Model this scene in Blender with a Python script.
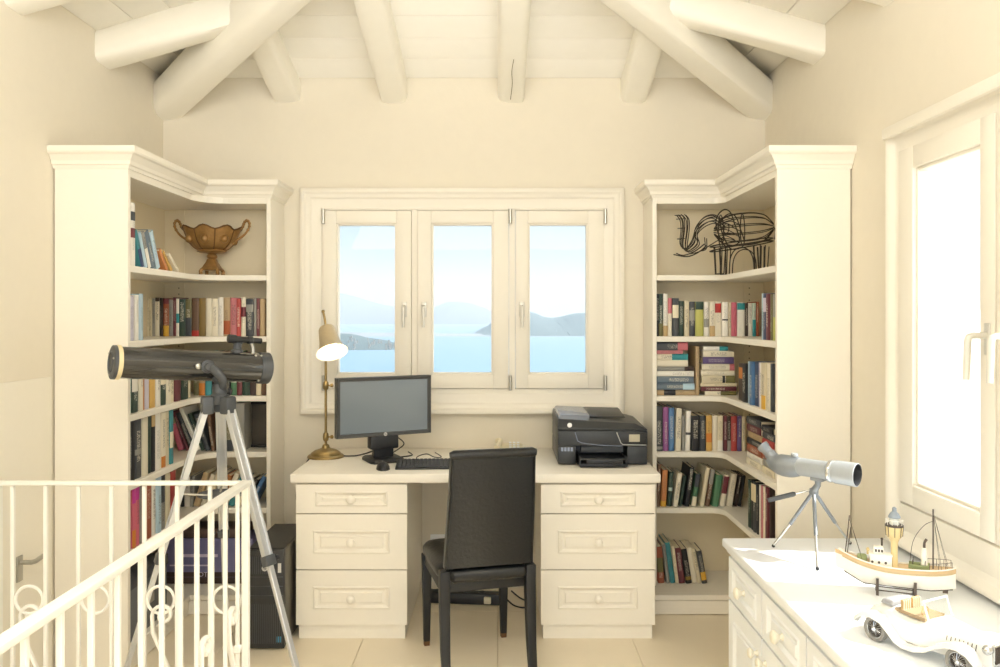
import bpy, bmesh, math, random
from mathutils import Vector, Matrix, Euler
random.seed(7)
for o in list(bpy.data.objects):
    bpy.data.objects.remove(o)
scene = bpy.context.scene
col = scene.collection
PI = math.pi

# ------------------------------------------------------------ camera, world, sun, area lights, exposure
FPX = 800.0          # focal length in pixels of the 1000 px wide frame
CAMZ = 1.44
cam_data = bpy.data.cameras.new('camera')
cam_data.sensor_width = 36.0
cam_data.lens = FPX * 36.0 / 1000.0
cam_data.shift_y = -17.5 / 1000.0
cam_data.clip_start = 0.05
cam_data.clip_end = 40000
cam = bpy.data.objects.new('camera', cam_data)
cam.location = (0, 0, CAMZ)
cam.rotation_euler = (PI / 2, 0, 0)
col.objects.link(cam)
scene.camera = cam

SUN_EL = math.radians(47)
SUN_DIR = Vector((0.985, -0.17, 0)).normalized() * math.cos(SUN_EL) + Vector((0, 0, math.sin(SUN_EL)))

world = bpy.data.worlds.new('world')
scene.world = world
world.use_nodes = True
wn, wl = world.node_tree.nodes, world.node_tree.links
wn.clear()
w_out = wn.new('ShaderNodeOutputWorld')
w_bg = wn.new('ShaderNodeBackground')
w_tc = wn.new('ShaderNodeTexCoord')
w_sep = wn.new('ShaderNodeSeparateXYZ')
wl.new(w_tc.outputs['Generated'], w_sep.inputs[0])
w_ramp = wn.new('ShaderNodeValToRGB')
w_ramp.color_ramp.elements[0].position = 0.0
w_ramp.color_ramp.elements[0].color = (0.66, 0.79, 0.90, 1)
w_ramp.color_ramp.elements[1].position = 0.75
w_ramp.color_ramp.elements[1].color = (0.22, 0.45, 0.80, 1)
_e = w_ramp.color_ramp.elements.new(0.14)
_e.color = (0.56, 0.75, 0.91, 1)
wl.new(w_sep.outputs['Z'], w_ramp.inputs[0])
# broad aureole around the sun
w_dot = wn.new('ShaderNodeVectorMath'); w_dot.operation = 'DOT_PRODUCT'
w_dot.inputs[1].default_value = SUN_DIR
wl.new(w_tc.outputs['Generated'], w_dot.inputs[0])
w_max = wn.new('ShaderNodeMath'); w_max.operation = 'MAXIMUM'; w_max.inputs[1].default_value = 0
wl.new(w_dot.outputs['Value'], w_max.inputs[0])
w_pow = wn.new('ShaderNodeMath'); w_pow.operation = 'POWER'; w_pow.inputs[1].default_value = 1.6
wl.new(w_max.outputs[0], w_pow.inputs[0])
w_mul = wn.new('ShaderNodeMath'); w_mul.operation = 'MULTIPLY'; w_mul.inputs[1].default_value = 3.2
wl.new(w_pow.outputs[0], w_mul.inputs[0])
w_add = wn.new('ShaderNodeMix'); w_add.data_type = 'RGBA'; w_add.blend_type = 'ADD'
w_add.inputs['Factor'].default_value = 1.0
w_aur = wn.new('ShaderNodeMix'); w_aur.data_type = 'RGBA'
w_aur.inputs[6].default_value = (0, 0, 0, 1)
w_aur.inputs[7].default_value = (1.0, 0.97, 0.92, 1)
w_aur.clamp_factor = False
wl.new(w_mul.outputs[0], w_aur.inputs[0])
wl.new(w_ramp.outputs[0], w_add.inputs[6])
wl.new(w_aur.outputs[2], w_add.inputs[7])
wl.new(w_add.outputs[2], w_bg.inputs['Color'])
w_bg.inputs['Strength'].default_value = 1.0
wl.new(w_bg.outputs[0], w_out.inputs[0])

sun_data = bpy.data.lights.new('sun', 'SUN')
sun_data.energy = 9.0
sun_data.angle = math.radians(0.9)
sun_data.color = (1.0, 0.975, 0.94)
sun = bpy.data.objects.new('sun', sun_data)
sun.rotation_euler = (-SUN_DIR).to_track_quat('-Z', 'Y').to_euler()
sun.location = (20, -3, 20)
col.objects.link(sun)

def area_light(name, loc, target, sx, sy, power, color):
    d = bpy.data.lights.new(name, 'AREA')
    d.shape = 'RECTANGLE'; d.size = sx; d.size_y = sy
    d.energy = power; d.color = color
    o = bpy.data.objects.new(name, d)
    o.location = loc
    o.rotation_euler = (Vector(target) - Vector(loc)).to_track_quat('-Z', 'Y').to_euler()
    col.objects.link(o)
    return o
# added fill lamp behind the camera, set in the rear wall's opening
area_light('door_daylight', (0.1, -1.72, 1.2), (-0.1, 3.0, 1.35), 2.3, 2.2, 27, (0.975, 0.985, 1.0))
# second added fill lamp, under the roof and aimed up at the ceiling
area_light('roof_fill', (-0.2, 0.2, 2.45), (-0.2, 0.75, 3.6), 2.4, 1.8, 88, (0.975, 0.985, 1.0))

vs = scene.view_settings
vs.view_transform = 'Standard'
vs.look = 'None'
vs.gamma = 1.0
vs.use_curve_mapping = False
vs.exposure = -0.08
scene.cycles.use_denoising = True
scene.cycles.max_bounces = 10
scene.cycles.diffuse_bounces = 6
scene.cycles.sample_clamp_indirect = 8.0

# ------------------------------------------------------------ helpers
def lin(c):
    c = c.lstrip('#')
    v = [int(c[i:i + 2], 16) / 255 for i in (0, 2, 4)]
    return tuple((x / 12.92 if x <= 0.04045 else ((x + 0.055) / 1.055) ** 2.4) for x in v)

MATS = {}
def mat(name, color, rough=0.5, metal=0.0, bump=0.0, scale=40.0, vary=0.0, stretch=(1, 1, 1), spec=0.5, coat=0.0, trans=0.0, emit=None, emit_s=0.0):
    """Principled material with procedural noise for colour variation and fine relief."""
    if name in MATS:
        return MATS[name]
    m = bpy.data.materials.new(name)
    m.use_nodes = True
    nt = m.node_tree
    b = nt.nodes['Principled BSDF']
    c = lin(color) if isinstance(color, str) else color
    b.inputs['Base Color'].default_value = (*c, 1)
    b.inputs['Roughness'].default_value = rough
    b.inputs['Metallic'].default_value = metal
    b.inputs['Specular IOR Level'].default_value = spec
    b.inputs['Coat Weight'].default_value = coat
    b.inputs['Transmission Weight'].default_value = trans
    if emit:
        b.inputs['Emission Color'].default_value = (*emit, 1)
        b.inputs['Emission Strength'].default_value = emit_s
    if bump or vary:
        tc = nt.nodes.new('ShaderNodeTexCoord')
        mp = nt.nodes.new('ShaderNodeMapping')
        mp.inputs['Scale'].default_value = stretch
        nz = nt.nodes.new('ShaderNodeTexNoise')
        nz.inputs['Scale'].default_value = scale
        nz.inputs['Detail'].default_value = 4
        nt.links.new(tc.outputs['Object'], mp.inputs[0])
        nt.links.new(mp.outputs[0], nz.inputs['Vector'])
        if bump:
            bp = nt.nodes.new('ShaderNodeBump')
            bp.inputs['Strength'].default_value = bump
            bp.inputs['Distance'].default_value = 0.01
            nt.links.new(nz.outputs['Fac'], bp.inputs['Height'])
            nt.links.new(bp.outputs[0], b.inputs['Normal'])
        if vary:
            mx = nt.nodes.new('ShaderNodeMix'); mx.data_type = 'RGBA'
            mx.inputs[6].default_value = (*[x * (1 - vary) for x in c], 1)
            mx.inputs[7].default_value = (*[min(1, x * (1 + vary)) for x in c], 1)
            nt.links.new(nz.outputs['Fac'], mx.inputs[0])
            nt.links.new(mx.outputs[2], b.inputs['Base Color'])
    MATS[name] = m
    return m

class MB:
    """Collects shapes as vertices and faces; build() links them as one mesh object."""
    def __init__(s):
        s.v = []; s.f = []
    def add(s, vs, fs, M=None):
        n = len(s.v)
        for p in vs:
            p = Vector(p)
            s.v.append(M @ p if M else p)
        for f in fs:
            s.f.append(tuple(i + n for i in f))
        return s
    def box(s, x0, x1, y0, y1, z0, z1, M=None):
        vs = [(x, y, z) for z in (z0, z1) for y in (y0, y1) for x in (x0, x1)]
        return s.add(vs, [(0, 2, 3, 1), (4, 5, 7, 6), (0, 1, 5, 4), (2, 6, 7, 3), (0, 4, 6, 2), (1, 3, 7, 5)], M)
    def loft(s, loops, cap=True, closed=True, M=None):
        n = len(loops[0]); vs = []; fs = []
        for L in loops:
            vs += list(L)
        for k in range(len(loops) - 1):
            for i in range(n if closed else n - 1):
                j = (i + 1) % n
                fs.append((k * n + i, k * n + j, (k + 1) * n + j, (k + 1) * n + i))
        if cap:
            fs.append(tuple(reversed(range(n))))
            fs.append(tuple((len(loops) - 1) * n + i for i in range(n)))
        return s.add(vs, fs, M)
    def prism(s, poly, h0, h1, axis='z', M=None):
        def p3(p, h):
            return {'z': (p[0], p[1], h), 'y': (p[0], h, p[1]), 'x': (h, p[0], p[1])}[axis]
        return s.loft([[p3(p, h0) for p in poly], [p3(p, h1) for p in poly]], True, True, M)
    def lathe(s, prof, n=24, M=None, cap=True):
        loops = [[(r * math.cos(2 * PI * i / n), r * math.sin(2 * PI * i / n), h) for i in range(n)] for r, h in prof]
        return s.loft(loops, cap, True, M)
    def tube(s, pts, r, n=8, cap=True, closed=False, flat=1.0):
        pts = [Vector(p) for p in pts]
        rs = r if isinstance(r, (list, tuple)) else [r] * len(pts)
        loops = []; up = None; m = len(pts)
        for i, p in enumerate(pts):
            if closed:
                d = (pts[(i + 1) % m] - pts[(i - 1) % m]).normalized()
            else:
                d = (pts[min(i + 1, m - 1)] - pts[max(i - 1, 0)]).normalized()
            if up is None:
                a = Vector((0, 0, 1)) if abs(d.z) < 0.9 else Vector((1, 0, 0))
                up = (a - d * a.dot(d)).normalized()
            else:
                q = up - d * up.dot(d)
                up = q.normalized() if q.length > 1e-6 else up
            sd = d.cross(up)
            loops.append([p + (up * math.cos(2 * PI * k / n) + sd * math.sin(2 * PI * k / n) * flat) * rs[i] for k in range(n)])
        if closed:
            loops.append(loops[0])
            return s.loft(loops, False)
        return s.loft(loops, cap)
    def ball(s, c, r, n=12, M=None):
        r = r if isinstance(r, (tuple, list)) else (r, r, r)
        prof = [(max(math.sin(PI * k / (n // 2 + 2)), 0.02), -math.cos(PI * k / (n // 2 + 2))) for k in range(n // 2 + 3)]
        T = Matrix.Translation(c) @ Matrix.Diagonal((r[0], r[1], r[2], 1))
        return s.lathe(prof, n, (M @ T) if M else T)
    def mesh(s, name, bevel=0.0, smooth=False, seg=2, angle=35, subd=0):
        me = bpy.data.meshes.new(name)
        me.from_pydata([tuple(v) for v in s.v], [], s.f)
        bm = bmesh.new(); bm.from_mesh(me)
        bmesh.ops.recalc_face_normals(bm, faces=bm.faces)
        if bevel:
            es = [e for e in bm.edges if len(e.link_faces) == 2 and e.calc_face_angle(0) > math.radians(angle)]
            bmesh.ops.bevel(bm, geom=es, offset=bevel, segments=seg, profile=0.5, affect='EDGES', clamp_overlap=True)
        for f in bm.faces:
            f.smooth = smooth or bool(bevel)
        for e in bm.edges:
            if len(e.link_faces) == 2 and e.calc_face_angle(0) > math.radians(40):
                e.smooth = False
        bm.to_mesh(me); bm.free()
        return me
    def build(s, name, material, parent=None, bevel=0.0, smooth=False, seg=2, label=None, angle=35):
        o = bpy.data.objects.new(name, s.mesh(name, bevel, smooth, seg, angle))
        if material:
            o.data.materials.append(material)
        col.objects.link(o)
        if parent:
            o.parent = parent
        if label:
            o['label'] = label
        return o

def tag(o, label, cat, group=None):
    o['label'] = label; o['category'] = cat
    if group: o['group'] = group
    return o
def thing(name, label, cat, loc=(0, 0, 0), rz=0.0, group=None):
    o = bpy.data.objects.new(name, None)
    o.empty_display_size = 0.05
    col.objects.link(o)
    o.location = loc; o.rotation_euler = (0, 0, rz)
    return tag(o, label, cat, group)
def struct(name, mb, material, label=None, bevel=0.0, smooth=False):
    o = mb.build(name, material, None, bevel, smooth)
    o['kind'] = 'structure'
    if label: o['label'] = label
    return o
def dup(o, parent, M=None):
    c = o.copy(); col.objects.link(c); c.parent = parent
    if M is not None: c.matrix_local = M
    return c
def spline(pts, n=6, closed=False):
    P = [Vector(p) for p in pts]; out = []; m = len(P)
    rng = range(m) if closed else range(m - 1)
    for i in rng:
        if closed:
            a, b, c, d = P[(i - 1) % m], P[i], P[(i + 1) % m], P[(i + 2) % m]
        else:
            a, b, c, d = P[max(i - 1, 0)], P[i], P[i + 1], P[min(i + 2, m - 1)]
        for k in range(n):
            t = k / n
            out.append(0.5 * ((2 * b) + (c - a) * t + (2 * a - 5 * b + 4 * c - d) * t * t + (3 * b - a - 3 * c + d) * t ** 3))
    if not closed: out.append(P[-1])
    return out
def axis_matrix(p0, p1, up=(0, 0, 1)):
    """Matrix with origin p0 and local +Z towards p1."""
    p0, p1 = Vector(p0), Vector(p1)
    z = (p1 - p0).normalized(); u = Vector(up)
    x = u.cross(z)
    if x.length < 1e-4: x = Vector((1, 0, 0)).cross(z)
    x.normalize(); y = z.cross(x)
    M = Matrix((x, y, z)).transposed().to_4x4(); M.translation = p0
    return M
def text_mesh(s, size, depth=0.0005):
    c = bpy.data.curves.new('t', 'FONT'); c.body = s; c.size = size; c.extrude = depth
    c.align_x = 'CENTER'; c.align_y = 'CENTER'
    o = bpy.data.objects.new('t', c); col.objects.link(o)
    dg = bpy.context.evaluated_depsgraph_get()
    me = bpy.data.meshes.new_from_object(o.evaluated_get(dg))
    bpy.data.objects.remove(o); bpy.data.curves.remove(c)
    return me
def text(name, s, size, material, parent, loc, rot):
    me = text_mesh(s, size); me.materials.clear(); me.materials.append(material)
    o = bpy.data.objects.new(name, me); col.objects.link(o)
    o.parent = parent; o.location = loc; o.rotation_euler = rot
    return o
def PX(px, y):            # world X of a sight line at depth y
    return (px - 500.0) * y / FPX
def PZ(py, y):            # world Z of a sight line at depth y
    return CAMZ - (py - 316.0) * y / FPX
ORD = ['zeroth', 'first', 'second', 'third', 'fourth', 'fifth', 'sixth', 'seventh', 'eighth', 'ninth', 'tenth', 'eleventh', 'twelfth', 'thirteenth', 'fourteenth', 'fifteenth', 'sixteenth', 'seventeenth', 'eighteenth', 'nineteenth', 'twentieth', 'twenty-first', 'twenty-second', 'twenty-third', 'twenty-fourth', 'twenty-fifth', 'twenty-sixth', 'twenty-seventh', 'twenty-eighth', 'twenty-ninth', 'thirtieth', 'thirty-first', 'thirty-second', 'thirty-third']

# ------------------------------------------------------------ materials of the room
M_WALL = mat('plaster', '#e8e0cf', 0.9, bump=0.10, scale=18, vary=0.02)
M_CEIL = mat('painted_boards', '#f8f4ea', 0.75, bump=0.08, scale=14, vary=0.02, stretch=(1, 1, 1))
M_BEAM = mat('painted_beams', '#f9f5ea', 0.7, bump=0.25, scale=9, vary=0.025, stretch=(1, 1, 1))
M_LACQ = mat('cream_lacquer', '#f3ede0', 0.42, bump=0.02, scale=60, vary=0.012)
M_FRAME = mat('window_paint', '#f1ebde', 0.45, bump=0.02, scale=60, vary=0.012)
M_TILE = mat('floor_tile', '#f0e3ca', 0.32, bump=0.03, scale=5, vary=0.045)
M_GROUT = mat('grout', '#dfd0b4', 0.9, vary=0.05)
M_CREVICE = mat('crevice', '#8a7d62', 0.9, vary=0.05)
M_WHITE = mat('white_lacquer', '#f3f6f9', 0.35, bump=0.01, scale=60, vary=0.01)
M_RAIL = mat('railing_paint', '#f9f7f0', 0.4, bump=0.06, scale=90, vary=0.015)
M_STEEL = mat('brushed_steel', '#b9b7b0', 0.3, 1.0, vary=0.05, scale=80)
M_NICKEL = mat('satin_nickel', '#d8d5cc', 0.35, 0.35, vary=0.05, scale=80)
M_ALU = mat('aluminium', '#d7dade', 0.34, 0.75, vary=0.03, scale=60)
M_BLACKP = mat('black_plastic', '#26272a', 0.45, bump=0.03, scale=200, vary=0.05)
M_GREYP = mat('grey_plastic', '#4b4e52', 0.5, bump=0.03, scale=200, vary=0.05)

m_glass = bpy.data.materials.new('window_glass'); m_glass.use_nodes = True
nt = m_glass.node_tree; nt.nodes.clear()
_o = nt.nodes.new('ShaderNodeOutputMaterial'); _t = nt.nodes.new('ShaderNodeBsdfTransparent'); _g = nt.nodes.new('ShaderNodeBsdfGlossy')
_g.inputs['Roughness'].default_value = 0.02
_lw = nt.nodes.new('ShaderNodeLayerWeight'); _lw.inputs['Blend'].default_value = 0.5
_p = nt.nodes.new('ShaderNodeMath'); _p.operation = 'POWER'; _p.inputs[1].default_value = 5.0
_f = nt.nodes.new('ShaderNodeMath'); _f.operation = 'MULTIPLY_ADD'; _f.inputs[1].default_value = 0.6; _f.inputs[2].default_value = 0.012
nt.links.new(_lw.outputs['Facing'], _p.inputs[0]); nt.links.new(_p.outputs[0], _f.inputs[0])
_x = nt.nodes.new('ShaderNodeMixShader')
_t.inputs['Color'].default_value = (0.97, 0.985, 0.98, 1)
nt.links.new(_f.outputs[0], _x.inputs[0]); nt.links.new(_t.outputs[0], _x.inputs[1]); nt.links.new(_g.outputs[0], _x.inputs[2]); nt.links.new(_x.outputs[0], _o.inputs[0])

# ------------------------------------------------------------ room shell
XL, XR, YB, YF = -1.785, 1.406, 4.24, -1.8
HW = 2.70            # wall height at the eaves
SL = 0.29            # roof slope
WT = 0.25
# back window opening and right window opening
BW = (-1.00, 0.60, 0.97, 2.06)       # x0 x1 z0 z1
RW = (1.66, 2.785, 0.77, 2.03)        # y0 y1 z0 z1
mb = MB()
mb.box(XL - WT, BW[0], YB, YB + WT, -0.1, HW + 0.15).box(BW[1], XR + WT, YB, YB + WT, -0.1, HW + 0.15)
mb.box(BW[0], BW[1], YB, YB + WT, -0.1, BW[2]).box(BW[0], BW[1], YB, YB + WT, BW[3], HW + 0.15)
struct('wall_back', mb, M_WALL, 'cream plastered end wall around the triple window')
mb = MB()
mb.box(XR, XR + WT, YF, RW[0], -0.1, HW + 0.15).box(XR, XR + WT, RW[1], YB, -0.1, HW + 0.15)
mb.box(XR, XR + WT, RW[0], RW[1], -0.1, RW[2]).box(XR, XR + WT, RW[0], RW[1], RW[3], HW + 0.15)
struct('wall_right', mb, M_WALL, 'cream plastered wall with the sunny window over the white chest')
DR = (2.30, 3.186, -0.62, 1.20)       # low door in the left wall: y0 y1 z0 z1
mb = MB()
mb.box(XL - WT, XL, YF, DR[0], -2.4, HW + 0.15).box(XL - WT, XL, DR[1], YB, -2.4, HW + 0.15)
mb.box(XL - WT, XL, DR[0], DR[1], -2.4, DR[2]).box(XL - WT, XL, DR[0], DR[1], DR[3], HW + 0.15)
struct('wall_left', mb, M_WALL, 'cream plastered wall beside the stairwell')
# unseen rear wall; its wide opening is added to let sky light in
mb = MB()
mb.box(XL - WT, -1.05, YF - WT, YF, -2.4, HW + 0.15).box(1.25, XR + WT, YF - WT, YF, -0.1, HW + 0.15)
mb.box(-1.05, 1.25, YF - WT, YF, 2.3, HW + 0.15).box(-1.05, 1.25, YF - WT, YF, -2.4, 0)
struct('wall_rear', mb, M_WALL, 'cream wall behind the camera with a wide doorway')

# floor with stairwell opening
HX, HY0, HY1 = -0.80, -0.9, 2.60
fl = MB()
fl.box(HX, XR, YF, YB, -0.2, -0.012).box(XL, HX, HY1, YB, -0.2, -0.012).box(XL, HX, YF, HY0, -0.2, -0.012)
fl.box(HX - 0.012, HX, HY0, HY1, -0.2, 0.0).box(XL, HX, HY1, HY1 + 0.012, -0.2, 0.0)
floor = struct('floor', fl, M_GROUT, 'pale cream tiled floor')
TS = 0.60
tile_cache = {}
x = 1.19 - TS * 6
ys = [3.30 + TS * k for k in range(-9, 3)]
xs = [1.19 - TS * k for k in range(-1, 6)]
for x0 in xs:
    for y0 in ys:
        a, b = max(x0, XL), min(x0 + TS, XR)
        c, d = max(y0, YF), min(y0 + TS, YB)
        if b - a < 0.02 or d - c < 0.02: continue
        rects = [(a, b, c, d)]
        # cut by the stairwell
        if a < HX and c < HY1 and d > HY0:
            rects = []
            if b > HX: rects.append((HX, b, c, d))
            if d > HY1 + 0.012: rects.append((a, min(b, HX), HY1 + 0.012, d))
            if c < HY0: rects.append((a, min(b, HX), c, HY0))
        for (a2, b2, c2, d2) in rects:
            if b2 - a2 < 0.03 or d2 - c2 < 0.03: continue
            key = (round(b2 - a2, 3), round(d2 - c2, 3))
            if key not in tile_cache:
                tile_cache[key] = MB().box(0.0012, key[0] - 0.0012, 0.0012, key[1] - 0.0012, -0.012, 0.0).mesh('tile', 0.0012, seg=1)
                tile_cache[key].materials.append(M_TILE)
            o = bpy.data.objects.new('tile', tile_cache[key]); col.objects.link(o)
            o.parent = floor; o.location = (a2, c2, 0)
# stairs down beside the railing
st = MB()
st.box(XL, HX - 0.012, 1.75, HY1, -0.8, -0.62)
for k in range(8):
    st.box(XL, HX - 0.012, 1.75 - 0.27 * (k + 1), 1.75 - 0.27 * k, -2.4, -0.62 - 0.18 * (k + 1))
st.box(XL, HX, HY1, HY1 + 0.2, -2.4, -0.2).box(HX, HX + 0.2, HY0, HY1, -2.4, -0.2)
s_ = struct('floor_stairs', st, M_TILE, 'pale stair flight going down beside the railing')

# ceiling: hipped boards and painted beams
cb = MB()
def cz(t): return HW + SL * t
TM = (XR - XL) / 2
cyb, cyf = YB, YF
def hip_loop(t, dz): return [(XL + t, cyf + t, cz(t) + dz), (XR - t, cyf + t, cz(t) + dz), (XR - t, cyb - t, cz(t) + dz), (XL + t, cyb - t, cz(t) + dz)]
cb.loft([hip_loop(-0.25, 0.03), hip_loop(TM - 0.001, 0.03), hip_loop(TM - 0.001, 0.13), hip_loop(-0.25, 0.13)], cap=False)
ceiling = struct('ceiling', cb, M_CREVICE, 'cream boarded hipped ceiling with thick painted beams')
PW = 0.166
k = 0
while k * PW < TM - 0.02:
    t0, t1 = k * PW + 0.002, min((k + 1) * PW - 0.002, TM - 0.002)
    for side in range(4):
        def pt(t, e, dz):
            if side == 0: return (XL + t + 0.002 if e == 0 else XR - t - 0.002, cyb - t, cz(t) + dz)
            if side == 1: return (XL + t + 0.002 if e == 0 else XR - t - 0.002, cyf + t, cz(t) + dz)
            if side == 2: return (XL + t, cyf + t + 0.002 if e == 0 else cyb - t - 0.002, cz(t) + dz)
            return (XR - t, cyf + t + 0.002 if e == 0 else cyb - t - 0.002, cz(t) + dz)
        loops = [[pt(t0, 0, dz), pt(t0, 1, dz), pt(t1, 1, dz), pt(t1, 0, dz)] for dz in (0.0, 0.02)]
        MB().loft(loops).build('plank', M_CEIL, ceiling, bevel=0.002, seg=1)
    k += 1
def beam(p0, p1, w, h, wob=0.004):
    M = axis_matrix(p0, p1)
    L = (Vector(p1) - Vector(p0)).length
    n, loops = 16, []
    steps = 9
    ph = random.random() * 6
    for i in range(steps + 1):
        s = i / steps
        lp = []
        for q in range(n):
            a = 2 * PI * q / n + PI / n
            ca, sa = math.cos(a), math.sin(a)
            e = 0.42
            xx = w / 2 * math.copysign(abs(ca) ** e, ca); yy = h / 2 * math.copysign(abs(sa) ** e, sa)
            xx += wob * math.sin(5 * s + ph + q * 0.9); yy += wob * math.cos(4 * s + ph * 1.7 + q * 0.7)
            lp.append((xx, yy, s * L))
        loops.append(lp)
    return MB().loft(loops, M=M).build('beam', M_BEAM, ceiling, smooth=True)
RD = 0.137
for bx in (-1.128, -0.565, 0.062, 0.708):      # rafters of the end slope
    t = min(bx - XL, XR - bx, TM) + 0.02
    zc = HW - RD / 2 + 0.004
    beam((bx, YB + 0.02, zc), (bx, YB - t, zc + SL * t), 0.142, RD)
for by in (3.60, 2.94, 2.28, 1.62, 0.96, 0.30, -0.36):   # rafters of the two long slopes
    t = min(YB - by, by - YF, TM) + 0.02
    zc = HW - RD / 2 + 0.004
    beam((XL - 0.02, by, zc), (XL + t, by, zc + SL * t), 0.15, 0.15)
    by2 = by - 0.07
    beam((XR + 0.02, by2, zc), (XR - t, by2, zc + SL * t), 0.15, 0.15)
for (hx, sx, hy, sy) in ((XL, 1, YB, -1), (XR, -1, YB, -1), (XL, 1, YF, 1), (XR, -1, YF, 1)):   # hips
    zc = HW - 0.142
    beam((hx - 0.03 * sx, hy - 0.03 * sy, zc), (hx + sx * TM, hy + sy * TM, zc + SL * TM), 0.165, 0.185, 0.005)
beam((XL + TM, YB - TM, HW + SL * TM - 0.13), (XL + TM, YF + TM, HW + SL * TM - 0.13), 0.17, 0.2)
# crack lines along two beams
cr = MB()
cr.tube(spline([(0.055, YB - 0.06, 2.572), (0.062, YB - 0.20, 2.613), (0.058, YB - 0.30, 2.642), (0.066, YB - 0.40, 2.671)], 4), 0.0018, 5)
cr.build('drying_crack', M_CREVICE, ceiling)

# ------------------------------------------------------------ windows
def rect_frame(mb, x0, x1, z0, z1, w, y0, y1):
    """Flat rectangular frame (in the XZ plane) of member width w, mitred by overlap free boxes."""
    mb.box(x0, x0 + w, y0, y1, z0, z1).box(x1 - w, x1, y0, y1, z0, z1)
    mb.box(x0 + w, x1 - w, y0, y1, z0, z0 + w).box(x0 + w, x1 - w, y0, y1, z1 - w, z1)
def sweep_frame(mb, x0, x1, z0, z1, prof, M=None):
    """Moulded picture frame: prof is [(inset from outer edge, y)], swept round the rectangle with mitres."""
    loops = []
    for (i, y) in prof:
        loops.append([(x0 + i, y, z0 + i), (x1 - i, y, z0 + i), (x1 - i, y, z1 - i), (x0 + i, y, z1 - i)])
    loops.append(loops[0])
    mb.loft(loops, cap=False, M=M)

def handle_part(parent, base, M):
    """Lever window handle: oval plate, neck and turned down lever (local -y points into the room)."""
    h = MB()
    h.box(-0.013, 0.013, -0.006, 0.0, -0.055, 0.035, M)
    o = h.build('handle_plate', M_NICKEL, base, bevel=0.005)
    l = MB()
    l.tube([M @ Vector(p) for p in [(0, -0.004, 0), (0, -0.045, 0), (0, -0.054, -0.004), (0, -0.058, -0.014), (0, -0.060, -0.07), (0, -0.062, -0.125)]],
           [0.010, 0.009, 0.010, 0.0105, 0.010, 0.009], 10, flat=0.75)
    l.build('lever', M_NICKEL, base, smooth=True)

win = bpy.data.objects.new('window_1', None); col.objects.link(win)
win['kind'] = 'structure'; win['label'] = 'triple casement window with cream frame looking over the sea'
win.location = (0, 0, 0)
cas = MB()
ox0, ox1, oz0, oz1 = -1.05, 0.652, 0.925, 2.113
sweep_frame(cas, ox0, ox1, oz0, oz1, [(0.0, YB), (0.0, YB - 0.045), (0.022, YB - 0.052), (0.030, YB - 0.040), (0.048, YB - 0.034), (0.056, YB - 0.022), (0.108, YB - 0.020), (0.108, YB + 0.06), (0.03, YB + 0.06), (0.03, YB)])
cas.build('casing', M_FRAME, win, bevel=0.002, seg=1)
sill = MB().box(ox0 + 0.01, ox1 - 0.01, YB - 0.062, YB - 0.045, oz0 + 0.002, oz0 + 0.028)
sill.build('lower_moulding', M_FRAME, win, bevel=0.005)
sash_x = [(-0.932, -0.468), (-0.436, 0.046), (0.082, 0.546)]
sz0, sz1 = 1.058, 1.994
for (a, b) in ((-0.466, -0.438), (0.048, 0.080), (-0.945, -0.934), (0.548, 0.56)):
    MB().box(a, b, YB - 0.012, YB + 0.05, sz0 - 0.004, sz1 + 0.004).build('mullion', M_FRAME, win)
for (a, b) in ((sz0 - 0.04, sz0 - 0.004), (sz1 + 0.004, sz1 + 0.04)):
    MB().box(-0.95, 0.565, YB - 0.012, YB + 0.05, a, b).build('frame_rail', M_FRAME, win)
gl = [(-0.862, -0.546), (-0.362, -0.036), (0.148, 0.464)]
for i, ((a, b), (g0, g1)) in enumerate(zip(sash_x, gl)):
    s = MB()
    gz0, gz1 = 1.132, 1.928
    # sash members
    s.box(a, g0, YB - 0.028, YB + 0.045, sz0, sz1).box(g1, b, YB - 0.028, YB + 0.045, sz0, sz1)
    s.box(g0, g1, YB - 0.028, YB + 0.045, sz0, gz0).box(g0, g1, YB - 0.028, YB + 0.045, gz1, sz1)
    sash = s.build('sash', M_FRAME, win, bevel=0.003)
    be = MB(); rect_frame(be, g0, g1, gz0, gz1, 0.010, YB - 0.020, YB + 0.03)
    be.build('glazing_bead', M_FRAME, sash, bevel=0.003)
    MB().box(g0 + 0.004, g1 - 0.004, YB + 0.006, YB + 0.010, gz0 + 0.004, gz1 - 0.004).build('pane', m_glass, sash)
    # handle
    hx = (g1 + b) / 2 + 0.004 if i == 0 else (a + g0) / 2
    T = Matrix.Translation((hx, YB - 0.028, 1.475))
    hp = MB().box(-0.014, 0.014, -0.007, 0, -0.04, 0.04, T).build('handle_plate', M_NICKEL, sash, bevel=0.006)
    lv = MB()
    lv.tube([T @ Vector(p) for p in [(0, -0.004, 0.015), (0, -0.038, 0.015), (0, -0.048, 0.010), (0, -0.050, -0.005), (0, -0.050, -0.095)]], [0.009, 0.009, 0.010, 0.010, 0.008], 10)
    lv.build('handle_lever', M_NICKEL, sash, smooth=True)
    # hinges
    hxx = a + 0.003 if i == 0 else b + 0.008
    for hz in (sz0 + 0.03, sz1 - 0.03):
        hg = MB().lathe([(0.006, -0.04), (0.009, -0.038), (0.009, 0.038), (0.006, 0.04)], 10, Matrix.Translation((hxx, YB - 0.036, hz)))
        hg.build('hinge', M_STEEL, sash, smooth=True)

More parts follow.
